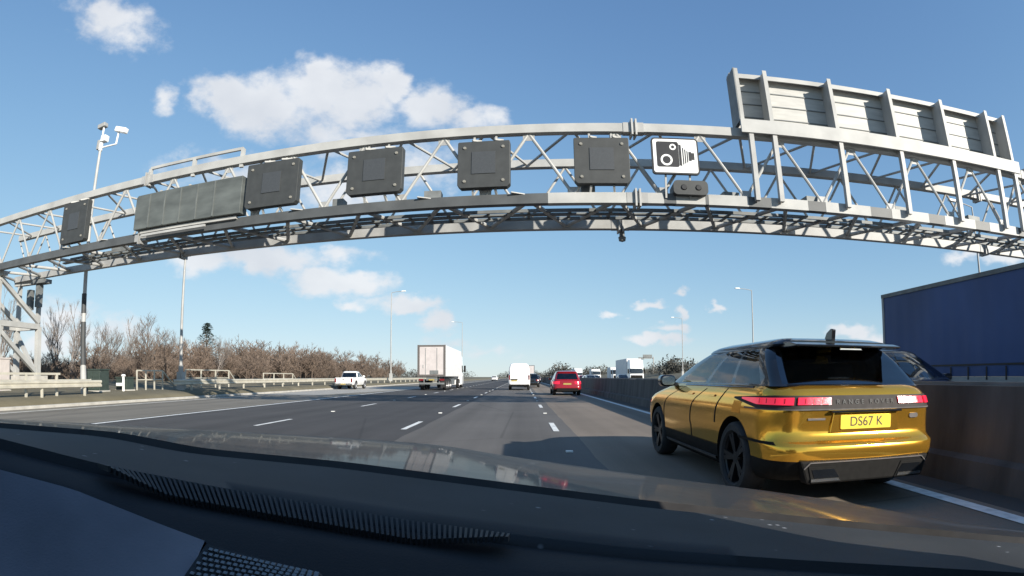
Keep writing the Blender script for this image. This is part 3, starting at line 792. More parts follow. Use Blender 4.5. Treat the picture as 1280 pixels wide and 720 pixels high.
shade_roof = shell_mesh(RR, spG).mesh('roof', 60); mesh_obj('roof', shade_roof, 'gloss_black', sg)
m = MB(); m.prism([(y, 1.115+(z-1.115)*.9) for y, z in [(.70, 1.60), (.42, 1.575), (.30, 1.545), (.31, 1.525), (.46, 1.52), (.72, 1.53)]], -.62, .62, 'x'); m.build('spoiler', 'gloss_black', sg, None, .012)
m = MB(); m.prism([(.78, 1.56), (.62, 1.555), (.60, 1.68), (.64, 1.69), (.72, 1.65)], -.022, .022, 'x'); m.build('aerial', 'gloss_black', sg, None, .008)
m = MB(); m.prism([(-.13, 1.46), (.13, 1.46), (.12, 1.472), (-.12, 1.472)], .318, .33); m.build('brake_lamp', 'chrome', sg)
seats(sg, (-.38, .38), 2.25, 1.16); seats(sg, (-.45, 0, .45), 1.25, 1.12)
m = MB(); m.lathe([(.15, -.015), (.165, 0), (.15, .015), (.135, 0), (.15, -.015)], (.38, 2.78, 1.14), 24, 'y'); m.build('steering_wheel', 'seat', sg, 40)
# tail strip, lamps, lettering
IS = 6+6
def tz_lo(f): return .925+.045*min(1, max(0, (f-.70)/.3))**1.0*1.4
def tz_hi(f): return 1.025-.012*min(1, max(0, (f-.7)/.3))
for s_ in (1, -1):
    strip(RB, spB, 0, IS+7, lambda f: .915+max(0, f-.62)/.38*.075, lambda f: 1.035-max(0, f-.5)/.5*.03, .012, .03, s_, 40).build('tail_strip', 'tail_trim', sg, 40)
    for a, b_ in ((3.6, 6.9), (7.3, IS+4.2)):
        strip(RB, spB, a, b_, (lambda f: .955) if a < 5 else (lambda f: .952+max(0, f-.5)*2*.04), (lambda f: 1.018) if a < 5 else (lambda f: 1.018-f*.012), .022, .012, s_, 16).build('tail_lamp', 'red_lens', sg, 40)
    for q0 in (4.4, 5.2, 6.0, 8.2, 9.2, 10.2, 11.2):
        strip(RB, spB, q0, q0+.10, .965, 1.008, .0245, .004, s_, 2).build('lamp_divider', 'red_off', sg)
    strip(RB, spB, 0, IS+3, .905, .917, .016, .03, s_, 30).build('chrome_strip', 'grey_trim', sg, 40)
me = text_mesh('RANGE ROVER', .062, 'lettering', 0, 1.75)
hw = rows_at(RB, .975)
for v_ in me.vertices:
    x, z = v_.co.x*1.02, .975+v_.co.y; v_.co = Vector((x, hw[1]+.035*(x/hw[3])**2-.0145, z))
mesh_obj('lettering', me, 'chrome', sg)
# tailgate recess around the plate, shut lines, bumper details
m = MB(); m.prism([(-.40, .70), (.40, .70), (.36, .885), (-.36, .885)], .072, .10); m.build('plate_recess', 'gold', sg, None, .006)
uk_plate(sg, 'DS67 K', 0, .071, .795, 'plate', .58, .128)
m = MB(); m.prism([(-.40, .882), (.40, .882), (.40, .900), (-.40, .900)], .03, .1); m.build('tailgate_handle', 'gloss_black', sg, None, .004)
m = MB(); m.prism(rrect(.11, .045, .02, 4, .60, .835), .085, .095); m.build('badge', 'grey_trim', sg)
m = MB(); m.prism([(-.62, .815), (-.44, .815), (-.44, .835), (-.62, .835)], .088, .097); m.build('badge', 'grey_trim', sg)
m = MB(); m.prism([(-.74, .47), (.74, .47), (.66, .26), (-.66, .26)], -.003, .12); m.build('rear_diffuser', 'plastic', sg, None, .02)
m = MB()
m.bar((-.64, -.008, .452), (.64, -.008, .452), .014, .010)
for s_ in (-1, 1): m.bar((s_*.64, -.008, .452), (s_*.70, -.006, .40), .014, .010)
m.build('diffuser_trim', 'grey_trim', sg)
for s_ in (-1, 1):
    m = MB(); m.prism([(s_*.30, .27), (s_*.62, .27), (s_*.66, .42), (s_*.38, .42)], -.012, .06); e_ = m.build('exhaust_surround', 'plastic', sg, None, .006)
    m = MB(); m.prism([(s_*.335, .315), (s_*.595, .315), (s_*.625, .392), (s_*.395, .392)], -.016, -.0125); m.build('exhaust', 'gloss_black', e_)
    m = MB(); m.prism([(s_*.33, .285), (s_*.63, .285), (s_*.63, .31), (s_*.345, .31)], -.022, -.012); m.build('exhaust_lip', 'chrome', e_)
    strip(RB, spB, 9.5, IS+5, lambda f: .60+.0*f, lambda f: .625+.0*f, .008, .02, s_, 14).build('bumper_vent', 'plastic', sg, 40)
    # door seams and handles
    def seam(t_, z0, z1, dt=0, w=.35):
        i = IS+t_*44
        strip(RB, spB, i, i+w, z0, z1, .003, .012, s_, 2, 14).build('door_seam', 'plastic', sg)
    seam(.265, .70, 1.10); seam(.485, .47, 1.10); seam(.80, .50, 1.08)
    strip(RB, spB, IS+.265*44, IS+.80*44, .463, .469, .004, .01, s_, 20).build('door_seam', 'plastic', sg)
    for t_ in (.33, .56): strip(RB, spB, IS+t_*44, IS+(t_+.06)*44, .985, 1.005, .012, .02, s_, 6).build('door_handle', 'gold', sg, 40)
    strip(RB, spB, IS+2, IS+38, 1.098, 1.112, .01, .02, s_, 30).build('waist_trim', 'gloss_black', sg, 40)
    strip(RB, spB, IS+.27*44, IS+.80*44, .29, .325, .02, .03, s_, 24).build('sill_strip', 'grey_trim', sg, 40)
    # mirror
    m = MB(); m.prism(rrect(.22, .16, .06, 4, s_*1.03, 1.15), 3.05, 3.22); e_ = m.build('mirror', 'gloss_black', sg, 40, .03)
    m = MB(); m.prism(rrect(.18, .12, .045, 4, s_*1.03, 1.15), 3.040, 3.047); m.build('mirror_glass', 'chrome', e_)
    m = MB(); m.bar((s_*.88, 3.12, 1.10), (s_*.98, 3.14, 1.10), .06, .05); m.build('mirror_arm', 'gloss_black', e_)
    for y in (.96, 3.835): wheel(sg, s_*.845, y, .375, .25, 'rim_dark', s_, 5)
m = MB(); p_ = [(-.96, .85, .78)]
strip(RB, spB, IS+.10*44, IS+.155*44, .845, .965, .004, .01, -1, 8).build('fuel_flap', 'gold', sg, 40)

# ---- simple car used for the other cars
def car(label, loc, rz, paint, L=4.4, W=1.82, Ht=1.6, plate='plate', name='car', glass='glass_dark', faces_us=False, lod=0, lampm='red_off', grp=None, sc=1.):
    c = thing(name, label, 'car', loc, rz, grp)
    if sc != 1: c.scale = (sc,)*3
    w = W/2; k_ = Ht/1.6; zb = 1.0*k_
    sp = dict(rr=.28, rl=.3, fr=.4, fl=.5, br=.05, bf=.18, t=lin(0, 1, 16 if lod else 30), barrel=.01)
    R_ = [(.22, .3, L-.3, w-.1), (.30, .06, L-.1, w-.03), (.45, .0, L-.02, w), (.60, .0, L, w), (.66, .05, L, w), (.80*k_, .06, L-.1, w), (.90*k_, .08, L-.5, w-.02), (.96*k_, .11, L-1.0, w-.05), (zb, .18, L-1.25, w-.1)]
    ax = [(.80, .33), (L-.85, .33)]
    if lod: me = shell_mesh(R_, sp).mesh('body', 45); mesh_obj('body', me, paint, c)
    else:
        bd, ln_ = cut_arches(shell_mesh(R_, sp), ax, w, .38)
        a = split_z(bd, .40, False); shade(a, 45); mesh_obj('body', a, paint, c)
        a = split_z(bd, .40, True); shade(a, 45); mesh_obj('lower_cladding', a, 'plastic', c)
        liners(ln_, c)
    tg = sorted(set([0, .07, .30, .34, .56, .60, .93, 1]+lin(.07, .3, 3)+lin(.34, .56, 3)+lin(.6, .93, 4)))
    sg_ = dict(rr=.25, rl=.2, fr=.25, fl=.2, br=.05, bf=.1, t=tg, shrink=w-.1)
    G_ = [(zb-.01, .16, L-1.2, w-.09), (zb+.03, .19, L-1.28, w-.10), (zb+.25*k_, .32, L-1.75, w-.16), (zb+.42*k_, .42, L-2.1, w-.22), (zb+.50*k_, .50, L-2.25, w-.26)]
    panes(c, G_, sg_, [(.07, .3), (.34, .56), (.6, .93)], glass, glass, paint, 1, 3, 3, 'glass')
    me = shell_mesh([(zb+.485*k_, .42, L-2.22, w-.24), (zb+.53*k_, .40, L-2.3, w-.28), (zb+.575*k_, .6, L-2.5, w-.40), (zb+.595*k_, .9, L-2.8, w-.6)], sg_).mesh('roof', 60); mesh_obj('roof', me, paint, c)
    if not lod: seats(c, (-.36, .36), L-2.35, zb+.05); seats(c, (-.4, .4), 1.3, zb+.02)
    for s_ in (-1, 1):
        strip(R_, sp, 4.6, 12+3, .74*k_, .90*k_, .01, .02, s_, 10).build('tail_lamp', lampm, c, 40)
        q = len(half_ring(R_[0], sp)); strip(R_, sp, q-12, q-5, .68*k_, .79*k_, .01, .02, s_, 10).build('headlamp', 'head', c, 40)
        m = MB(); m.prism(rrect(.2, .14, .05, 4, s_*(w+.07), zb+.05), L-1.75, L-1.6); m.build('mirror', paint, c, 40)
        for y, r_ in ax: wheel(c, s_*(w-.12), y, r_, .21, 'rim_silver' if not lod else 'rim_dark', s_, 5)
    y_ = .045 if plate else 0
    uk_plate(c, '', 0, .045, .74*k_, 'plate_dirty' if not lod else 'plastic'); uk_plate(c, '', 0, L-.0, .52, 'plate_white', sy=1)
    m = MB(); m.box((0, L+.0, .62*k_), (1.0, .03, .18)); m.build('grille', 'plastic', c)
    m = MB(); m.box((0, .0, .38), (W*.75, .06, .2)); m.build('rear_bumper', 'plastic', c, None, .02)
    return c
car('red car ahead in the fast lane beside the median barrier', (2.93, 35.3, 0), 0, 'red_paint', 4.45, 1.85, 1.62, name='red_car', lampm='red_lens')
car('dark car half hidden beside the white van', (1.15, 63, 0), 0, 'dark_paint', lod=1, name='dark_car')
car('black oncoming car between the median barrier and the blue trailer', (8.35, 13.2, 0), pi, 'dark_paint', 4.9, 2.0, 1.78, name='black_car', sc=1.04)
car('small grey car far ahead between the van and the red car', (3.2, 118, 0), 0, 'grey_paint', lod=1, name='grey_car')
car('tiny dark car far ahead in the middle lane', (1.6, 170, 0), 0, 'dark_paint', lod=1, name='dark_car')
car('oncoming dark car just in front of the tall oncoming lorry', (15.6, 86, 0), pi, 'dark_paint', lod=1, name='dark_car')
car('oncoming pale car furthest along the median wall', (11.5, 125, 0), pi, 'white_paint', lod=1, name='white_car')
car('oncoming grey car behind the end of the median wall', (11.8, 96, 0), pi, 'grey_paint', lod=1, name='grey_car')

g_ = 'far queue of oncoming traffic'
car('silver grey oncoming car in the far queue', (15.3, 116, 0), pi, 'grey_paint', lod=1, name='grey_car', grp=g_)
car('red oncoming car deep in the far queue', (15.4, 142, 0), pi, 'red_paint', lod=1, name='red_car', grp=g_)
car('white oncoming car in front of the smaller box van', (15.2, 131, 0), pi, 'white_paint', lod=1, name='white_car', grp=g_)
for x, y in ((19.0, 158), (15.2, 176), (11.6, 160), (11.4, 205), (19.2, 210)):
    car('tiny dark oncoming car deep in the far queue', (x, y, 0), pi, 'dark_paint', lod=1, name='dark_car', grp=g_)
car('tiny pale car far ahead in the lorry lane', (-8.3, 165, 0), 0, 'white_paint', lod=1, name='white_car')
# ---- white panel van
v = thing('white_van', 'white panel van in the third lane ahead', 'van', (-.25, 50, 0))
sp = dict(rr=.16, rl=.2, fr=.4, fl=.5, br=.03, bf=.2, t=lin(0, 1, 30), barrel=.02)
RV = [(.32, .12, 5.2, .93), (.42, .03, 5.3, .97), (.6, .0, 5.34, .99), (1.0, .0, 5.25, 1.0), (1.2, .01, 4.9, .99), (1.5, .02, 4.55, .97), (1.9, .05, 4.1, .93), (2.2, .08, 3.75, .87), (2.36, .13, 3.5, .80), (2.44, .25, 3.2, .68), (2.47, .5, 2.9, .45)]
bd, ln_ = cut_arches(shell_mesh(RV, sp), [(1.15, .36), (4.35, .36)], 1.0, .42)
shade(bd, 45); mesh_obj('body', bd, 'white_paint', v); liners(ln_, v)
m = MB(); m.box((0, .0, .42), (1.86, .12, .2)); m.build('rear_bumper', 'plastic', v, None, .02)
m = MB(); m.box((0, .0, 1.3), (.012, .02, 1.6)); 
for s_ in (-1, 1): m.box((s_*.82, .012, 1.3), (.012, .03, 1.6))
m.build_each('door_seam', 'grey_trim', v)
for s_ in (-1, 1):
    m = MB(); m.box((s_*.90, .06, 1.15), (.1, .1, .42)); m.build('tail_lamp', 'red_off', v, None, .01)
    for y in (1.15, 4.35): wheel(v, s_*.87, y, .36, .22, 'rim_silver', s_, 5)
    strip(RV, sp, 12+22, 12+27, 1.25, 1.75, .01, .02, s_, 8).build('side_window', 'glass_dark', v, 40)
    m = MB(); m.prism(rrect(.2, .3, .05, 4, s_*1.1, 1.35), 4.3, 4.42); m.build('mirror', 'plastic', v, 40)
q = len(half_ring(RV[0], sp))
for s_ in (1, -1): strip(RV, sp, q-9, q-1.001, 1.3, 2.05, .01, .02, s_, 10).build('windscreen', 'glass_dark', v, 40)
uk_plate(v, '', -.45, -.01, .86, 'plate_dirty')
m = MB(); m.box((-.45, -.008, .98), (.62, .02, .09)); m.build('door_handle', 'plastic', v)

# ---- articulated lorries
def lorry_wheels(t, ys, w, r=.5):
    for y in ys:
        for s_ in (-1, 1): wheel(t, s_*(w/2-.2), y, r, .34, 'rim_silver', s_, 8)
def cab(t, y, w, hz, paint, dark_front=True):
    """tractor cab whose front faces +y at y + 2.3"""
    sp_ = dict(rr=.1, rl=.1, fr=.22, fl=.25, br=.0, bf=.1, t=lin(0, 1, 10), barrel=0)
    R_ = [(.35, y, y+2.25, w/2-.04), (.6, y, y+2.32, w/2), (1.4, y, y+2.32, w/2), (1.9, y, y+2.27, w/2-.01), (2.7, y, y+2.12, w/2-.03), (hz-.25, y+.05, y+1.85, w/2-.06), (hz-.05, y+.25, y+1.5, w/2-.14), (hz, y+.5, y+1.2, w/2-.3)]
    mesh_obj('cab', shell_mesh(R_, sp_).mesh('cab', 45), paint, t)
    q_ = len(half_ring(R_[0], sp_))
    for s_ in (1, -1):
        strip(R_, sp_, q_-10, q_-1.001, 1.75, 2.6, .012, .02, s_, 10).build('windscreen', 'glass_dark', t, 40)
        strip(R_, sp_, 14, 19, 1.7, 2.5, .012, .02, s_, 6).build('side_window', 'glass_dark', t, 40)
        strip(R_, sp_, q_-9, q_-5.5, .62, .85, .015, .02, s_, 6).build('headlamp', 'head', t, 40)
        m = MB(); m.box((s_*(w/2+.16), y+2.05, 2.15), (.22, .14, .75)); m.build('mirror', 'plastic', t, None, .03)
        strip(R_, sp_, q_-7, q_-1.001, .95, 1.5, .012, .02, s_, 8).build('grille', 'plastic', t, 40)
        strip(R_, sp_, q_-5, q_-1.001, .40, .56, .012, .02, s_, 8).build('lower_grille', 'plastic', t, 40)
    lorry_wheels(t, (y+1.4,), w, .5)
t = thing('white_lorry', 'white box lorry with dull pinkish rear doors in lane one', 'lorry', (-8.08, 48.6, 0), .0)
m = MB(); m.box((0, 6.4, 2.65), (2.55, 12.8, 2.8)); m.build('box_body', 'white_grp', t, None, .03)
m = MB(); m.box((0, -.02, 2.66), (2.18, .05, 2.5)); d_ = m.build('rear_door', 'pinkish_door', t, None, .01)
m = MB()
for s_ in (-1, 1): m.box((s_*.52, -.06, 2.6), (.05, .04, 2.4))
m.box((-.75, -.055, 2.15), (.10, .02, .3)); m.build_each('door_bar', 'galv', d_)
m = MB()
for s_ in (-1, 1): m.box((s_*1.19, -.03, 2.65), (.17, .09, 2.84))
m.box((0, -.03, 3.99), (2.2, .09, .14)); m.box((0, -.03, 1.32), (2.2, .09, .16)); m.build_each('rear_frame', 'grey_trim', t)
m = MB(); m.box((.25, -.075, 1.62), (.75, .03, .34)); m.build('warning_plate', 'galv_dark', t)
m = MB(); m.box((0, 6.4, 1.05), (1.0, 12.6, .35)); m.box((0, .1, .62), (2.3, .14, .16)); 
for s_ in (-1, 1): m.box((s_*.7, .15, .85), (.1, .1, .4)); m.box((s_*1.15, 5.8, .75), (.05, 3.2, .55))
m.build_each('chassis', 'galv_dark', t)
for s_ in (-1, 1):
    m = MB(); m.box((s_*.95, .02, .95), (.42, .08, .16)); m.build('tail_lamp', 'red_off', t)
    m = MB(); m.box((s_*1.02, .75, .55), (.5, .03, .6)); m.build_each('mud_flap', 'rubber', t)
uk_plate(t, '', 0, .0, .95, 'plate_dirty')
lorry_wheels(t, (1.4, 2.75, 4.1, 11.4), 2.5); cab(t, 13.2, 2.5, 3.7, 'white_paint')

t = thing('grey_lorry', 'distant grey lorry ahead beyond the white van', 'lorry', (1.6, 124, 0))
m = MB(); m.box((0, 5.5, 2.5), (2.55, 11, 2.7)); m.build('box_body', 'grey_paint', t, None, .03)
m = MB(); m.box((0, -.02, 2.5), (2.2, .05, 2.4)); m.build('rear_door', 'pinkish_door', t)
m = MB(); m.box((0, 5.5, .95), (1.2, 10.8, .4)); m.box((0, .1, .6), (2.3, .14, .16)); m.build_each('chassis', 'galv_dark', t)
lorry_wheels(t, (1.4, 2.7, 8.5), 2.5); cab(t, 11.3, 2.5, 3.6, 'white_paint')

def oncoming_lorry(label, loc, hz, paint, name, L=11):
    t = thing(name, label, 'lorry', loc, pi)
    m = MB(); m.box((0, L/2, (hz+1.1)/2+.05), (2.55, L, hz-1.1)); m.build('box_body', 'white_grp', t, None, .03)
    m = MB(); m.box((0, L/2, .95), (1.1, L-.2, .4)); m.build_each('chassis', 'galv_dark', t)
    lorry_wheels(t, (1.4, 2.7, L-1.2), 2.5); cab(t, L+.25, 2.5, hz-.15, paint)
    return t
oncoming_lorry('tall white oncoming lorry, the biggest oncoming vehicle short of the blue trailer', (19.2, 104, 0), 4.3, 'white_paint', 'white_lorry')
def small_truck(label, loc):
    t = thing('white_van', label, 'van', loc, pi)
    m = MB(); m.box((0, 2.2, 2.0), (2.15, 4.4, 2.3)); m.build('box_body', 'white_grp', t, None, .03)
    m = MB(); m.box((0, 3, .6), (1.2, 5.6, .3)); m.build_each('chassis', 'galv_dark', t)
    lorry_wheels(t, (1.2, 5.2), 2.1, .4); cab(t, 4.45, 2.05, 2.5, 'white_paint')
small_truck('oncoming white box van next behind the tall oncoming lorry', (18.9, 114, 0))
oncoming_lorry('far white oncoming lorry at the back of the far queue', (19.0, 196, 0), 4.0, 'white_paint', 'white_lorry')
small_truck('smaller oncoming white box van, second behind the tall oncoming lorry', (18.6, 142, 0))

# ---- blue curtain-sided trailer passing the other way
t = thing('blue_trailer_lorry', 'dark blue curtain sided trailer lorry passing on the opposite carriageway', 'lorry', (13.15, 15.5, 0), pi)
Lt = 13.4
for s_ in (-1, 1):
    m = MB(); rows = []
    for i in range(90):
        y = .12+(Lt-.24)*i/89
        rp_ = .006*sin(i*1.7)+.010*sin(i*.41+1)
        rows.append([(s_*(1.262+rp_*f), y, z) for z, f in ((1.22, .6), (1.6, 1), (2.3, 1.2), (3.1, 1), (3.78, .2))])
    m.grid(rows); c_ = m.build('curtain', 'blue_curtain', t, 60)
    m = MB()
    for i in range(18): m.box((s_*1.285, .45+.72*i, 1.30), (.012, .05, .34))
    m.build_each('strap', 'black', c_)
    m = MB(); m.box((s_*1.272, Lt/2, 1.52), (.012, Lt-.3, .05)); m.build('hem', 'black', c_)
    for y in (.06, Lt-.06):
        m = MB(); m.bar((s_*1.24, y, 1.15), (s_*1.24, y, 3.83), .1, .1); m.build('corner_post', 'galv', t)
    m = MB(); m.bar((s_*1.25, 0, 3.83), (s_*1.25, Lt, 3.83), .09, .12); m.build('roof_rail', 'galv_dark', t)
    m = MB(); m.bar((s_*1.22, 0, 1.14), (s_*1.22, Lt, 1.14), .1, .14); m.build('side_rail', 'galv', t)
m = MB(); m.box((0, Lt/2, 3.86), (2.46, Lt, .05)); m.build('roof', 'white_grp', t)
m = MB(); m.box((0, .04, 2.5), (2.5, .08, 2.64)); m.build('rear_door', 'dark_paint', t)
m = MB(); m.box((0, Lt-.04, 2.5), (2.5, .08, 2.64)); m.build('front_wall', 'white_grp', t)
m = MB(); m.box((0, Lt/2, .98), (1.1, Lt-.2, .3)); m.box((0, .1, .6), (2.3, .14, .16)); m.box((0, Lt/2, 1.17), (2.3, Lt-.1, .06)); m.build_each('chassis', 'galv_dark', t)
lorry_wheels(t, (2.6, 3.9, 5.2), 2.5); cab(t, Lt+.5, 2.5, 3.7, 'white_paint'); lorry_wheels(t, (Lt-1.4,), 2.5)

# ---- pickup
t = thing('white_pickup', 'white pickup truck standing in the pale lay-by', 'pickup', (-17.0, 50.5, .004), .0)
sp = dict(rr=.12, rl=.12, fr=.35, fl=.45, br=.02, bf=.15, t=lin(0, 1, 36), barrel=.01)
RP = [(.42, .15, 5.05, .86), (.52, .02, 5.15, .91), (.75, .0, 5.2, .93), (.95, .01, 5.15, .93), (1.08, .02, 4.7, .92), (1.13, .03, 3.95, .90)]
bd, ln_ = cut_arches(shell_mesh(RP, sp), [(1.15, .40), (4.25, .40)], .93, .47)
shade(bd, 45); mesh_obj('body', bd, 'white_paint', t); liners(ln_, t)
m = MB(); m.box((0, .95, 1.137), (1.5, 1.5, .01)); m.build('load_bed', 'plastic', t)
tg = sorted(set([0, .06, .44, .50, .92, 1]+lin(.06, .44, 3)+lin(.5, .92, 4)))
sp2 = dict(rr=.15, rl=.12, fr=.2, fl=.2, br=.02, bf=.1, t=tg, shrink=.85)
panes(t, [(1.12, 1.75, 4.0, .87), (1.16, 1.77, 3.92, .86), (1.4, 1.86, 3.5, .80), (1.62, 1.95, 3.15, .74), (1.69, 2.0, 3.0, .70)], sp2, [(.06, .44), (.5, .92)], 'glass_dark', 'glass_dark', 'white_paint', 1, 3, 2)
mesh_obj('roof', shell_mesh([(1.68, 1.95, 3.05, .72), (1.73, 2.0, 2.95, .68), (1.77, 2.2, 2.7, .5)], sp2).mesh('roof', 60), 'white_paint', t)
m = MB(); m.box((0, -.06, .50), (1.75, .16, .18)); m.build('rear_bumper', 'chrome', t, None, .02)
m = MB(); m.box((0, -.006, .85), (1.45, .02, .46)); d_ = m.build('tailgate', 'white_paint', t, None, .01)
m = MB(); m.box((0, -.02, .98), (.22, .02, .07)); m.build('handle', 'plastic', d_)
for s_ in (-1, 1):
    m = MB(); m.box((s_*.83, .0, .88), (.13, .06, .38)); m.build('tail_lamp', 'red_off', t)
    for y in (1.15, 4.25): wheel(t, s_*.80, y, .40, .24, 'rim_silver', s_, 6)
    m = MB(); m.prism(rrect(.2, .2, .05, 4, s_*1.0, 1.25), 3.5, 3.62); m.build('mirror', 'white_paint', t, 40)
uk_plate(t, '', 0, -.145, .52, 'plate_dirty')

# ------------------------------------------------------------------ the car the picture is taken from
R3 = Matrix(((.99975359, .02219818, 0), (-.02219818, .99975359, 0), (0, 0, 1)))
def sight(px, py):
    """direction from the lens through a point of the photograph"""
    u, v_ = (px-637.2)/686, (471.2-py)/686; q_ = sqrt(u*u+v_*v_)+1e-9; th = q_-.0167*q_**3
    d = Vector((sin(th)*u/q_, cos(th), sin(th)*v_/q_)); return R3.transposed() @ d
def at(px, py, y):
    d = sight(px, py); t_ = y/d.y; return (d.x*t_, y, d.z*t_+H)
def curve(pts, xq):
    if xq <= pts[0][0]:
        (a, b_), (c, d) = pts[0], pts[1]; return b_+(d-b_)*(xq-a)/(c-a)
    for (a, b_), (c, d) in zip(pts[:-1], pts[1:]):
        if a <= xq <= c:
            return b_+(d-b_)*(xq-a)/(c-a)
    (a, b_), (c, d) = pts[-2], pts[-1]; return b_+(d-b_)*(xq-a)/(c-a)
def smooth_curve(pts, xq, w=45):
    s_ = 0; n = 0
    for k_ in range(-3, 4):
        g_ = math.exp(-(k_/2)**2); s_ += g_*curve(pts, xq+k_*w/3); n += g_
    return s_/n
own = thing('dashcam_car', 'car with a dark dashboard and grey bonnet that the view is taken from', 'car', (0, 0, 0))
XQ = lin(-60, 1345, 90)
cA = [(0, 523.5), (105, 529), (215, 535), (425, 547), (550, 556), (640, 571), (805, 594), (940, 611), (1055, 627), (1100, 636), (1190, 653), (1280, 664)]
cB = [(0, 528.5), (150, 540), (250, 560), (430, 577), (640, 604), (805, 625), (970, 642), (1160, 661), (1280, 672)]
cD = [(0, 548), (125, 580), (250, 605), (400, 631), (500, 649), (640, 668), (800, 686), (1000, 700), (1280, 716)]
cE = [(0, 584), (90, 607), (200, 640), (300, 660), (450, 688), (600, 708), (800, 722), (1280, 745)]
def bend(px, y0, k_): return y0*(1-k_*((px-640)/640)**2)
def row(c, y0, k_, dy=0, dz=0): 
    o = []
    for x in XQ:
        p = at(x, smooth_curve(c, x), bend(x, y0, k_)); o.append((p[0], p[1]+dy, p[2]+dz))
    return o
def lerp_rows(a, b_, f, bulge=0): return [tuple(p[i]+(q_[i]-p[i])*f+(bulge*4*f*(1-f) if i == 2 else 0) for i in range(3)) for p, q_ in zip(a, b_)]
A = row(cA, 1.85, .40); Bt = row(cB, .98, .28)
m = MB()
m.grid([[(p[0]*1.04, p[1]+.10, p[2]-.45) for p in A], [(p[0]*1.03, p[1]+.10, p[2]-.20) for p in A], [(p[0]*1.015, p[1]+.06, p[2]-.06) for p in A], A] + [lerp_rows(A, Bt, f, .002) for f in (.12, .25, .4, .55, .7, .85)] + [Bt] + [[(p[0], p[1]-.03, p[2]-.06) for p in Bt]])
m.build('bonnet', 'bonnet', own, 60)
Dt = row(cD, .66, .26); Bd = [(p[0], p[1]-.045, p[2]-.004) for p in Bt]
m = MB(); m.grid([[(p[0], p[1]-.0, p[2]-.10) for p in Bd], Bd] + [lerp_rows(Bd, Dt, f, .0) for f in (.2, .4, .6, .8)] + [Dt] + [[(p[0], p[1]-.008, p[2]-.012) for p in Dt]])
m.build('dashboard', 'dash', own, 60)
Et = row(cE, .56, .22); low = [(p[0]*.8, .18, p[2]-.16) for p in Et]
Dn = [(p[0], p[1]-.008, p[2]-.012) for p in Dt]
m = MB(); m.grid([Dn, Et] + [lerp_rows(Et, low, f) for f in (.3, .6)] + [low]); m.build('dashboard_well', 'dash_black', own, 60)
m = MB()
x = 128.
while x < 640:
    f = (x-128)/512; hgt = 25*min(1, (x-110)/90)*(1 if x < 520 else max(.25, 1-(x-520)/150))
    y0 = smooth_curve(cD, x)+1; sl = 5+12*f
    p = Vector(at(x, y0, bend(x, .655, .26)))+Vector((0, -.006, .0)); q_ = Vector(at(x-sl+14, y0+hgt, bend(x, .60, .24)))
    m.bar(p, q_, .0032, .007); x += 6.6
m.build('defroster_vent', 'vent', own)
# raised instrument cowl at the bottom left with a perforated loudspeaker cover
cC = [(-60, 568), (0, 587), (90, 611), (200, 655), (256, 676)]
m = MB(); XC = lin(-60, 256, 16)
top = [at(x, curve(cC, x), bend(x, .47, .22)) for x in XC]
rows = [[(p[0], p[1]+.03, p[2]-.04) for p in top], top]
for f in (.25, .5, .75, 1.0): rows.append([at(x+(x-256)*0-f*(45 if x > 150 else 45*(x+60)/210), curve(cC, x)+f*(210-(curve(cC, x)-568)), bend(x, .47, .22)-.13*f) for x in XC])
m.grid(rows); m.build('instrument_cowl', 'dash_blue', own, 60)
m = MB(); Q = [at(258, 680, .41), at(400, 716, .41), at(470, 780, .34), at(190, 780, .32)]
Q = [Vector(q_) for q_ in Q]
m.grid([[Q[0]+(Q[1]-Q[0])*f for f in lin(0, 1, 8)], [Q[3]+(Q[2]-Q[3])*f for f in lin(0, 1, 8)]])
sp_ = m.build('loudspeaker_cover', 'dash', own)
m = MB(); nrm = (Q[1]-Q[0]).cross(Q[3]-Q[0]).normalized()
if nrm.z < 0: nrm = -nrm
for i in range(1, 20):
    for j in range(1, 15):
        u, w_ = (i+.5*(j % 2))/20.5, j/15
        if u > .97: continue
        p = (Q[0]+(Q[1]-Q[0])*u)*(1-w_)+(Q[3]+(Q[2]-Q[3])*u)*w_
        d_ = (Q[1]-Q[0]).normalized(); e2 = nrm.cross(d_)
        rot = Matrix((d_, e2, nrm)).transposed()
        m.box(p+nrm*.001, (.0036, .0030, .0022), rot)
m.build('perforation', 'galv', sp_)
# roof, pillars, tail and sides that shade the cabin
m = MB()
m.box((0, -1.15, 1.50), (1.5, 2.5, .05)); m.box((0, -2.42, 1.15), (1.5, .06, .75))
for s_ in (-1, 1):
    m.box((s_*.80, -1.2, .72), (.06, 2.9, .62)); m.bar((s_*.79, .36, 1.02), (s_*.74, .06, 1.49), .07, .09)
    for y in (-.75, -1.9): m.box((s_*.78, y, 1.25), (.05, .16, .48))
m.build('cabin', 'cabin', own)
for s_ in (-1, 1):
    for y0, y1 in ((-.70, .36), (-1.86, -.78), (-2.40, -1.94)):
        m = MB(); m.box((s_*.785, (y0+y1)/2, 1.255), (.006, y1-y0, .50)); m.build('side_window', 'glass_dark', own)
m = MB(); m.box((0, -.9, .42), (1.7, 3.0, .3)); m.build('floor_pan', 'cabin', own)

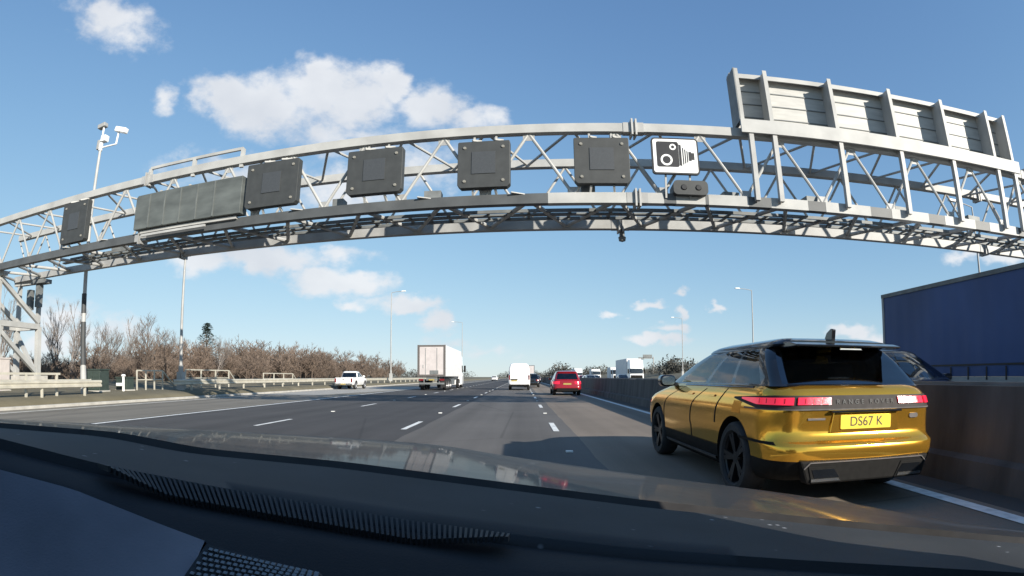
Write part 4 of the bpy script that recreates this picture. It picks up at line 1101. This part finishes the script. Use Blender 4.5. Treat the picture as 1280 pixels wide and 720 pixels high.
# ------------------------------------------------------------------ trees
def bare_tree(seed, h, spread, depth=5, r0=None, up=.55, nb=(2, 3), first=.25, minr=.010):
    rn = random.Random(seed); tr, cr = [], []
    def grow(p, d, l, r_, lev):
        n = 3 if lev < 2 else 2; pts = [p]; dd = d.copy()
        for i in range(n):
            dd = (dd+Vector((rn.gauss(0, .10), rn.gauss(0, .10), rn.gauss(.03, .05)))).normalized(); pts.append(pts[-1]+dd*l/n)
        for i in range(n):
            ra, rb = r_*(1-.35*i/n), r_*(1-.35*(i+1)/n); (tr if lev < 2 else cr).append((pts[i], pts[i+1], ra, rb))
        if lev >= depth: return
        k_ = rn.randint(*nb) + (2 if lev == 0 else 0) + (1 if lev == 1 else 0)
        for j in range(k_):
            f = rn.uniform(first if lev == 0 else .35, 1); q_ = pts[0]+(pts[-1]-pts[0])*f
            a = rn.uniform(0, 2*pi); s_ = Vector((cos(a), sin(a), rn.uniform(-.1, .5)))*spread
            nd = (dd*up+s_+Vector((0, 0, .15))).normalized()
            grow(q_, nd, l*rn.uniform(.5, .78), max(minr, r_*rn.uniform(.42, .6)), lev+1)
        grow(pts[-1], (dd+Vector((rn.gauss(0, .2), rn.gauss(0, .2), .1))).normalized(), l*rn.uniform(.55, .75), max(minr, r_*.62), lev+1)
    grow(Vector((0, 0, -.1)), Vector((rn.gauss(0, .05), rn.gauss(0, .05), 1)).normalized(), h*.36, r0 or h*.016, 0)
    return tr, cr
def seg_mesh(segs, n=4):
    m = MB()
    for a, b_, r_, q_ in segs: m.tube(a, b_, r_, n, q_, False)
    return m
tree_kinds = []
for i, (h, spread, up, mt, lab) in enumerate([(8.5, .40, .95, 'bark_grey', 0), (7.5, .75, .6, 'bark', 1), (9, .5, .8, 'bark_grey', 2)]):
    tr, cr = bare_tree(20+i, h, spread, 5, None, up)
    t = thing('bare_tree', 'x', 'tree', (0, -400, 0), 0, 'leafless trees behind the guard rail')
    seg_mesh(tr, 7).build('trunk', mt, t, 60)
    tm = seg_mesh(cr, 3).build('crown', 'twig' if i == 1 else 'bark_grey', t)
    tree_kinds.append(t)
spots = [(0, -30.5, 27.5, .62, 'tall narrow bare tree between the gantry leg and the camera mast'), (0, -35, 33, .74, 'pale upright bare tree behind the first one by the gantry leg'),
         (2, -33, 35, .58, 'grey bare tree close to the foot of the camera mast'), (0, -36, 41, .68, 'upright bare tree directly behind the camera mast'),
         (1, -29.6, 36.5, .78, 'spreading bare tree with the widest crown, between camera mast and lamp post'), (1, -31.5, 41, .7, 'brown bushy bare tree between the wide spreading tree and the lamp post'),
         (2, -34, 46, .6, 'thin bare tree closest to the near lamp post'), (0, -41, 30, .9, 'pale bare tree seen through the struts of the gantry leg'),
         (2, -40, 24, .75, 'bare tree behind the pale cabinets'), (1, -30.5, 32, .55, 'low bare bush behind the dark green cabinet'),
         (2, -27.5, 44, .5, 'small bare tree in front of the brown wood beyond the lamp post')]
first = [True]*3
for kind, x, y, s_, lab in spots:
    z = .95
    if first[kind]:
        t = tree_kinds[kind]; t.location = (x, y, z); t['label'] = lab; t.scale = (s_,)*3; first[kind] = False
    else: copy_thing(tree_kinds[kind], lab, (x, y, z), kind*1.3+x, s_)
# the far wood on the left: one brown mass of twigs
rn = random.Random(8); wood = MB()
protos = [bare_tree(50+i, 6.4, .85, 4, .07, .5, (2, 3), .12, .02) for i in range(5)]
def add_wood(x, y, z, s_):
    tr, cr = protos[rn.randrange(5)]; a = rn.uniform(0, 6.28); ca, sa = cos(a), sin(a)
    for p, q_, r_, w_ in tr+cr:
        P_ = Vector((p.x*ca-p.y*sa, p.x*sa+p.y*ca, p.z))*s_; Q_ = Vector((q_.x*ca-q_.y*sa, q_.x*sa+q_.y*ca, q_.z))*s_
        wood.tube(P_+Vector((x, y, z)), Q_+Vector((x, y, z)), r_*s_*1.35, 3, w_*s_*1.35, False)
for i in range(300):
    f = rn.random(); y = 40+92*f**1.3; x = -27-rn.random()**1.2*18-(y-40)*.02
    add_wood(x, y, 1.0, rn.uniform(.55, 1.05)*(.72 if y < 60 else .98 if y < 110 else .85))
for i in range(260):
    f = rn.random(); y = 36+80*f**1.2; x = -26.5-rn.random()*9-(y-40)*.02
    add_wood(x, y, .75, rn.uniform(.28, .5))
for i in range(260):
    y = rn.uniform(20, 46); x = -27.5-rn.random()*20
    add_wood(x, y, .75, rn.uniform(.26, .42))
wo = wood.build('bare_woods', 'twig'); tag(wo, 'brown leafless wood beyond the long guard rail', 'woodland', kind='stuff')
# a lone conifer over the wood
t = thing('pine_tree', 'single dark conifer standing above the brown wood', 'tree', (-40, 62, 1.1))
m = MB(); m.tube((0, 0, 0), (.1, 0, 6.4), .16, 8, .03); m.build('trunk', 'bark', t)
m = MB(); rn = random.Random(4)
for i in range(1500):
    z = rn.uniform(2.4, 7.0); rr_ = (.35+(7.2-z)*.42)*rn.uniform(.2, 1)*(1+.3*sin(z*5)); a = rn.uniform(0, 6.28)
    c = Vector((rr_*cos(a)+.1, rr_*sin(a), z-rr_*.15)); s_ = rn.uniform(.1, .22)
    e1 = Vector((cos(a), sin(a), -.3)); e2 = Vector((-sin(a), cos(a), rn.uniform(-.4, .4)))
    m.poly([c-e1*s_, c+e2*s_*.5, c+e1*s_, c-e2*s_*.5])
m.build('crown', 'needle', t)
# distant tree line along the horizon
m = MB(); rn = random.Random(5)
def clump(x, y, z, w, h, n):
    for i in range(n*3):
        a = rn.uniform(0, 6.28); b_ = rn.random(); rr_ = w*sqrt(rn.random())
        c = Vector((x+rr_*cos(a), y+rr_*sin(a)*.6, z+h*b_*(1-(rr_/w)**2*.6))); s_ = rn.uniform(.2, .5)*h*.12
        m.poly([c+Vector((rn.gauss(0, 1), rn.gauss(0, 1), rn.gauss(0, 1)))*s_ for _ in range(4)])
for i in range(150):
    x = rn.uniform(14, 120); y = 255+rn.uniform(-10, 30)+x*.2
    clump(x, y, 1.5, rn.uniform(3, 6), rn.uniform(3, 5.2)*(1.5 if rn.random() < .15 else 1), 70)
for i in range(60): 
    x = rn.uniform(36, 70); y = rn.uniform(118, 160); clump(x, y, 2.2, rn.uniform(2, 4), rn.uniform(2.6, 4.4), 50)
for i in range(7): clump(rn.uniform(35, 42), rn.uniform(124, 135), 1.8, 2.2, rn.uniform(3.2, 5.2), 50)
for i in range(90): clump(rn.uniform(-110, -22), 180+rn.uniform(-10, 40), 1.2, rn.uniform(3, 6), rn.uniform(2.2, 3.6), 60)
for i in range(60): clump(rn.uniform(-20, 30), 420+rn.uniform(-20, 40), .6, rn.uniform(5, 9), rn.uniform(3, 6), 50)
tl = m.build('distant_treeline', 'far_tree'); tag(tl, 'dark line of far trees along the horizon', 'tree line', kind='stuff')
# far overhead sign on the right
t = thing('roadside_sign', 'far dark overhead sign on a post beyond the oncoming lorry', 'sign', (35, 150, 1.4))
m = MB(); m.tube((1.6, 0, 0), (1.6, 0, 5.4), .16, 8); m.bar((-2, .2, 5.0), (1.6, .2, 5.0), .2, .2); m.build('post', 'galv', t, 40)
m = MB(); m.box((-.1, 0, 5.55), (2.6, .2, .9)); m.build('panel', 'galv_dark', t)
m = MB(); m.box((-1.9, 0, 4.95), (1.6, .2, .6)); m.build('panel', 'galv_dark', t)

# ------------------------------------------------------------------ sky, sun, camera
to_sun = Vector((1.8, -2.0, 1.0)).normalized()
el_s = math.asin(to_sun.z); az_s = atan2(to_sun.x, to_sun.y)
w = bpy.data.worlds.new('World'); S.world = w; w.use_nodes = True; nt = w.node_tree; N = nt.nodes.new; L = nt.links.new
bg = nt.nodes['Background']; SKY = .1
sky = N('ShaderNodeTexSky'); sky.sky_type = 'NISHITA'; sky.sun_disc = False; sky.sun_elevation = el_s; sky.sun_rotation = az_s
sky.air_density = .9; sky.dust_density = .0; sky.ozone_density = 4.5
CL = [(-0.84, 0.587, 0.116, 0.037, 0.75), (-0.798, 0.562, 0.085, 0.035, 0.5), (-0.88, 0.564, 0.061, 0.022, 0.45), (-0.699, 0.468, 0.024, 0.021, 0.45), (-0.577, 0.484, 0.085, 0.046, 1), (-0.504, 0.469, 0.116, 0.069, 1), (-0.399, 0.505, 0.094, 0.067, 1), (-0.411, 0.536, 0.04, 0.033, 1), (-0.318, 0.495, 0.11, 0.071, 1), (-0.257, 0.519, 0.056, 0.045, 1), (-0.176, 0.486, 0.087, 0.05, 0.9), (-0.096, 0.466, 0.071, 0.032, 0.75), (-0.34, 0.429, 0.20, 0.038, 0.6), (-0.48, 0.434, 0.09, 0.035, 0.55), (-0.5, 0.345, 0.2, 0.055, 0.62), (-0.33, 0.33, 0.12, 0.06, 0.7), (-0.2, 0.37, 0.1, 0.06, 0.5), (-0.475, 0.209, 0.15, 0.034, 0.95), (-0.351, 0.223, 0.088, 0.02, 0.55), (-0.371, 0.17, 0.085, 0.032, 0.95), (-0.297, 0.167, 0.08, 0.028, 0.9), (-0.577, 0.201, 0.1, 0.03, 0.75), (-0.311, 0.128, 0.036, 0.013, 0.6), (-0.201, 0.131, 0.075, 0.023, 0.95), (-0.15, 0.099, 0.042, 0.026, 0.85), (-0.267, 0.139, 0.058, 0.017, 0.4), (0.165, 0.112, 0.023, 0.01, 0.75), (0.232, 0.13, 0.035, 0.01, 0.85), (0.293, 0.151, 0.015, 0.011, 0.7), (0.293, 0.115, 0.019, 0.013, 0.8), (0.349, 0.124, 0.013, 0.013, 0.75), (0.281, 0.088, 0.044, 0.013, 0.85), (0.252, 0.069, 0.087, 0.013, 0.8), (0.606, 0.077, 0.057, 0.014, 0.85), (0.648, 0.062, 0.057, 0.016, 0.5), (0.877, 0.187, 0.063, 0.017, 0.75), (0.814, 0.196, 0.043, 0.01, 0.4), (-0.828, 0.098, 0.085, 0.036, 0.65), (-0.756, 0.081, 0.085, 0.033, 0.55), (-0.854, 0.053, 0.099, 0.026, 0.5), (-0.135, 0.06, 0.058, 0.017, 0.4), (-0.062, 0.045, 0.073, 0.015, 0.35)]
tc = N('ShaderNodeTexCoord'); sx = N('ShaderNodeSeparateXYZ'); L(tc.outputs['Generated'], sx.inputs[0])
def math_node(op, a, b_=None, c=None):
    n = N('ShaderNodeMath'); n.operation = op
    for i, q_ in enumerate((a, b_, c)):
        if q_ is None: continue
        if isinstance(q_, (int, float)): n.inputs[i].default_value = q_
        else: L(q_, n.inputs[i])
    return n.outputs[0]
az = math_node('ARCTAN2', sx.outputs['X'], sx.outputs['Y']); el = math_node('ARCSINE', sx.outputs['Z'])
# ragged edges: push the directions about with noise before the cloud shapes are looked up
mp = N('ShaderNodeMapping'); mp.inputs['Scale'].default_value = (1, 1, 1.5); L(tc.outputs['Generated'], mp.inputs['Vector'])
nz = N('ShaderNodeTexNoise'); nz.inputs['Scale'].default_value = 15; nz.inputs['Detail'].default_value = 7; nz.inputs['Roughness'].default_value = .62; L(mp.outputs[0], nz.inputs['Vector'])
nz2 = N('ShaderNodeTexNoise'); nz2.inputs['Scale'].default_value = 5.5; nz2.inputs['Detail'].default_value = 5; L(mp.outputs[0], nz2.inputs['Vector'])
cm0 = N('ShaderNodeCombineXYZ'); L(az, cm0.inputs[0]); L(el, cm0.inputs[1])
wn = N('ShaderNodeTexNoise'); wn.inputs['Scale'].default_value = 24; wn.inputs['Detail'].default_value = 5; L(mp.outputs[0], wn.inputs['Vector'])
wc = N('ShaderNodeVectorMath'); wc.operation = 'SUBTRACT'; wc.inputs[1].default_value = (.5, .5, .5); L(wn.outputs['Color'], wc.inputs[0])
cmb = N('ShaderNodeVectorMath'); cmb.operation = 'MULTIPLY_ADD'; cmb.inputs[1].default_value = (.085, .045, 0); L(wc.outputs[0], cmb.inputs[0]); L(cm0.outputs[0], cmb.inputs[2])
best = None
for a, e_, ra, re, wt in CL:
    vm = N('ShaderNodeVectorMath'); vm.operation = 'MULTIPLY_ADD'; L(cmb.outputs[0], vm.inputs[0])
    ra *= 1.08; re *= 1.08
    vm.inputs[1].default_value = (1/ra, 1/re, 0); vm.inputs[2].default_value = (-a/ra, -e_/re, 0)
    ln_ = N('ShaderNodeVectorMath'); ln_.operation = 'LENGTH'; L(vm.outputs[0], ln_.inputs[0])
    d_ = math_node('MULTIPLY_ADD', ln_.outputs['Value'], -wt, wt)
    best = d_ if best is None else math_node('SMOOTH_MAX', best, d_, .12)
n_ = math_node('SUBTRACT', nz.outputs['Fac'], .5); n2_ = math_node('SUBTRACT', nz2.outputs['Fac'], .5)
den = math_node('ADD', best, math_node('MULTIPLY', n_, 1.15)); den = math_node('ADD', den, math_node('MULTIPLY', n2_, .5))
rg = N('ShaderNodeMapRange'); rg.interpolation_type = 'SMOOTHSTEP'; rg.inputs['From Min'].default_value = .02; rg.inputs['From Max'].default_value = .6
L(den, rg.inputs['Value'])
al = math_node('MULTIPLY', rg.outputs[0], .90)
# cloud body: a shade darker where thick and low
cr = N('ShaderNodeValToRGB'); cr.color_ramp.elements[0].position = .25; cr.color_ramp.elements[0].color = (.74, .775, .84, 1); cr.color_ramp.elements[1].position = .6; cr.color_ramp.elements[1].color = (.97, .99, 1.02, 1)
L(nz2.outputs['Fac'], cr.inputs['Fac'])
sc_ = N('ShaderNodeVectorMath'); sc_.operation = 'SCALE'; sc_.inputs['Scale'].default_value = 4.9; L(cr.outputs['Color'], sc_.inputs[0])
mx = N('ShaderNodeMix'); mx.data_type = 'RGBA'; L(al, mx.inputs['Factor'])
# soften the very bright horizon band of the clear sky
up_ = N('ShaderNodeVectorMath'); up_.operation = 'MULTIPLY'; up_.inputs[1].default_value = (1.68, 1.85, 2.25); L(sky.outputs[0], up_.inputs[0])
dn_ = N('ShaderNodeVectorMath'); dn_.operation = 'MULTIPLY_ADD'; dn_.inputs[1].default_value = (.30, .29, .35); dn_.inputs[2].default_value = (1, 1, 1); L(sky.outputs[0], dn_.inputs[0])
dv_ = N('ShaderNodeVectorMath'); dv_.operation = 'DIVIDE'; L(up_.outputs[0], dv_.inputs[0]); L(dn_.outputs[0], dv_.inputs[1])
L(dv_.outputs[0], mx.inputs['A']); L(sc_.outputs[0], mx.inputs['B'])
L(mx.outputs['Result'], bg.inputs['Color']); bg.inputs['Strength'].default_value = SKY

sun = bpy.data.lights.new('sun', 'SUN'); sun.energy = 4.2; sun.angle = radians(.5); sun.color = (1, .93, .82)
so = bpy.data.objects.new('sun', sun); COL.objects.link(so); so.rotation_euler = (-to_sun).to_track_quat('-Z', 'Y').to_euler(); so.location = to_sun*60

cd = bpy.data.cameras.new('camera'); cam = bpy.data.objects.new('camera', cd); COL.objects.link(cam); S.camera = cam
cam.location = (0, 0, H); cam.rotation_euler = (pi/2, 0, .0222)
cd.type = 'PANO'; cd.panorama_type = 'FISHEYE_LENS_POLYNOMIAL'       # the wide dashcam lens
cd.sensor_width = 36; cd.sensor_fit = 'HORIZONTAL'
F = 686/1280*36
cd.fisheye_polynomial_k0 = 0; cd.fisheye_polynomial_k1 = -1/F; cd.fisheye_polynomial_k2 = 0; cd.fisheye_polynomial_k3 = .0167/F**3; cd.fisheye_polynomial_k4 = 0
cd.fisheye_fov = radians(180); cd.shift_y = 111.2/720; cd.shift_x = 2.8/1280
cd.clip_start = .02; cd.clip_end = 6000
S.render.engine = 'CYCLES'; S.cycles.max_bounces = 8; S.cycles.transparent_max_bounces = 12; S.cycles.use_denoising = True
S.cycles.caustics_reflective = True; S.cycles.blur_glossy = .3; S.cycles.caustics_refractive = False; S.cycles.sample_clamp_indirect = 6
S.view_settings.view_transform = 'Standard'; S.view_settings.look = 'None'; S.view_settings.gamma = 1; S.view_settings.exposure = .9
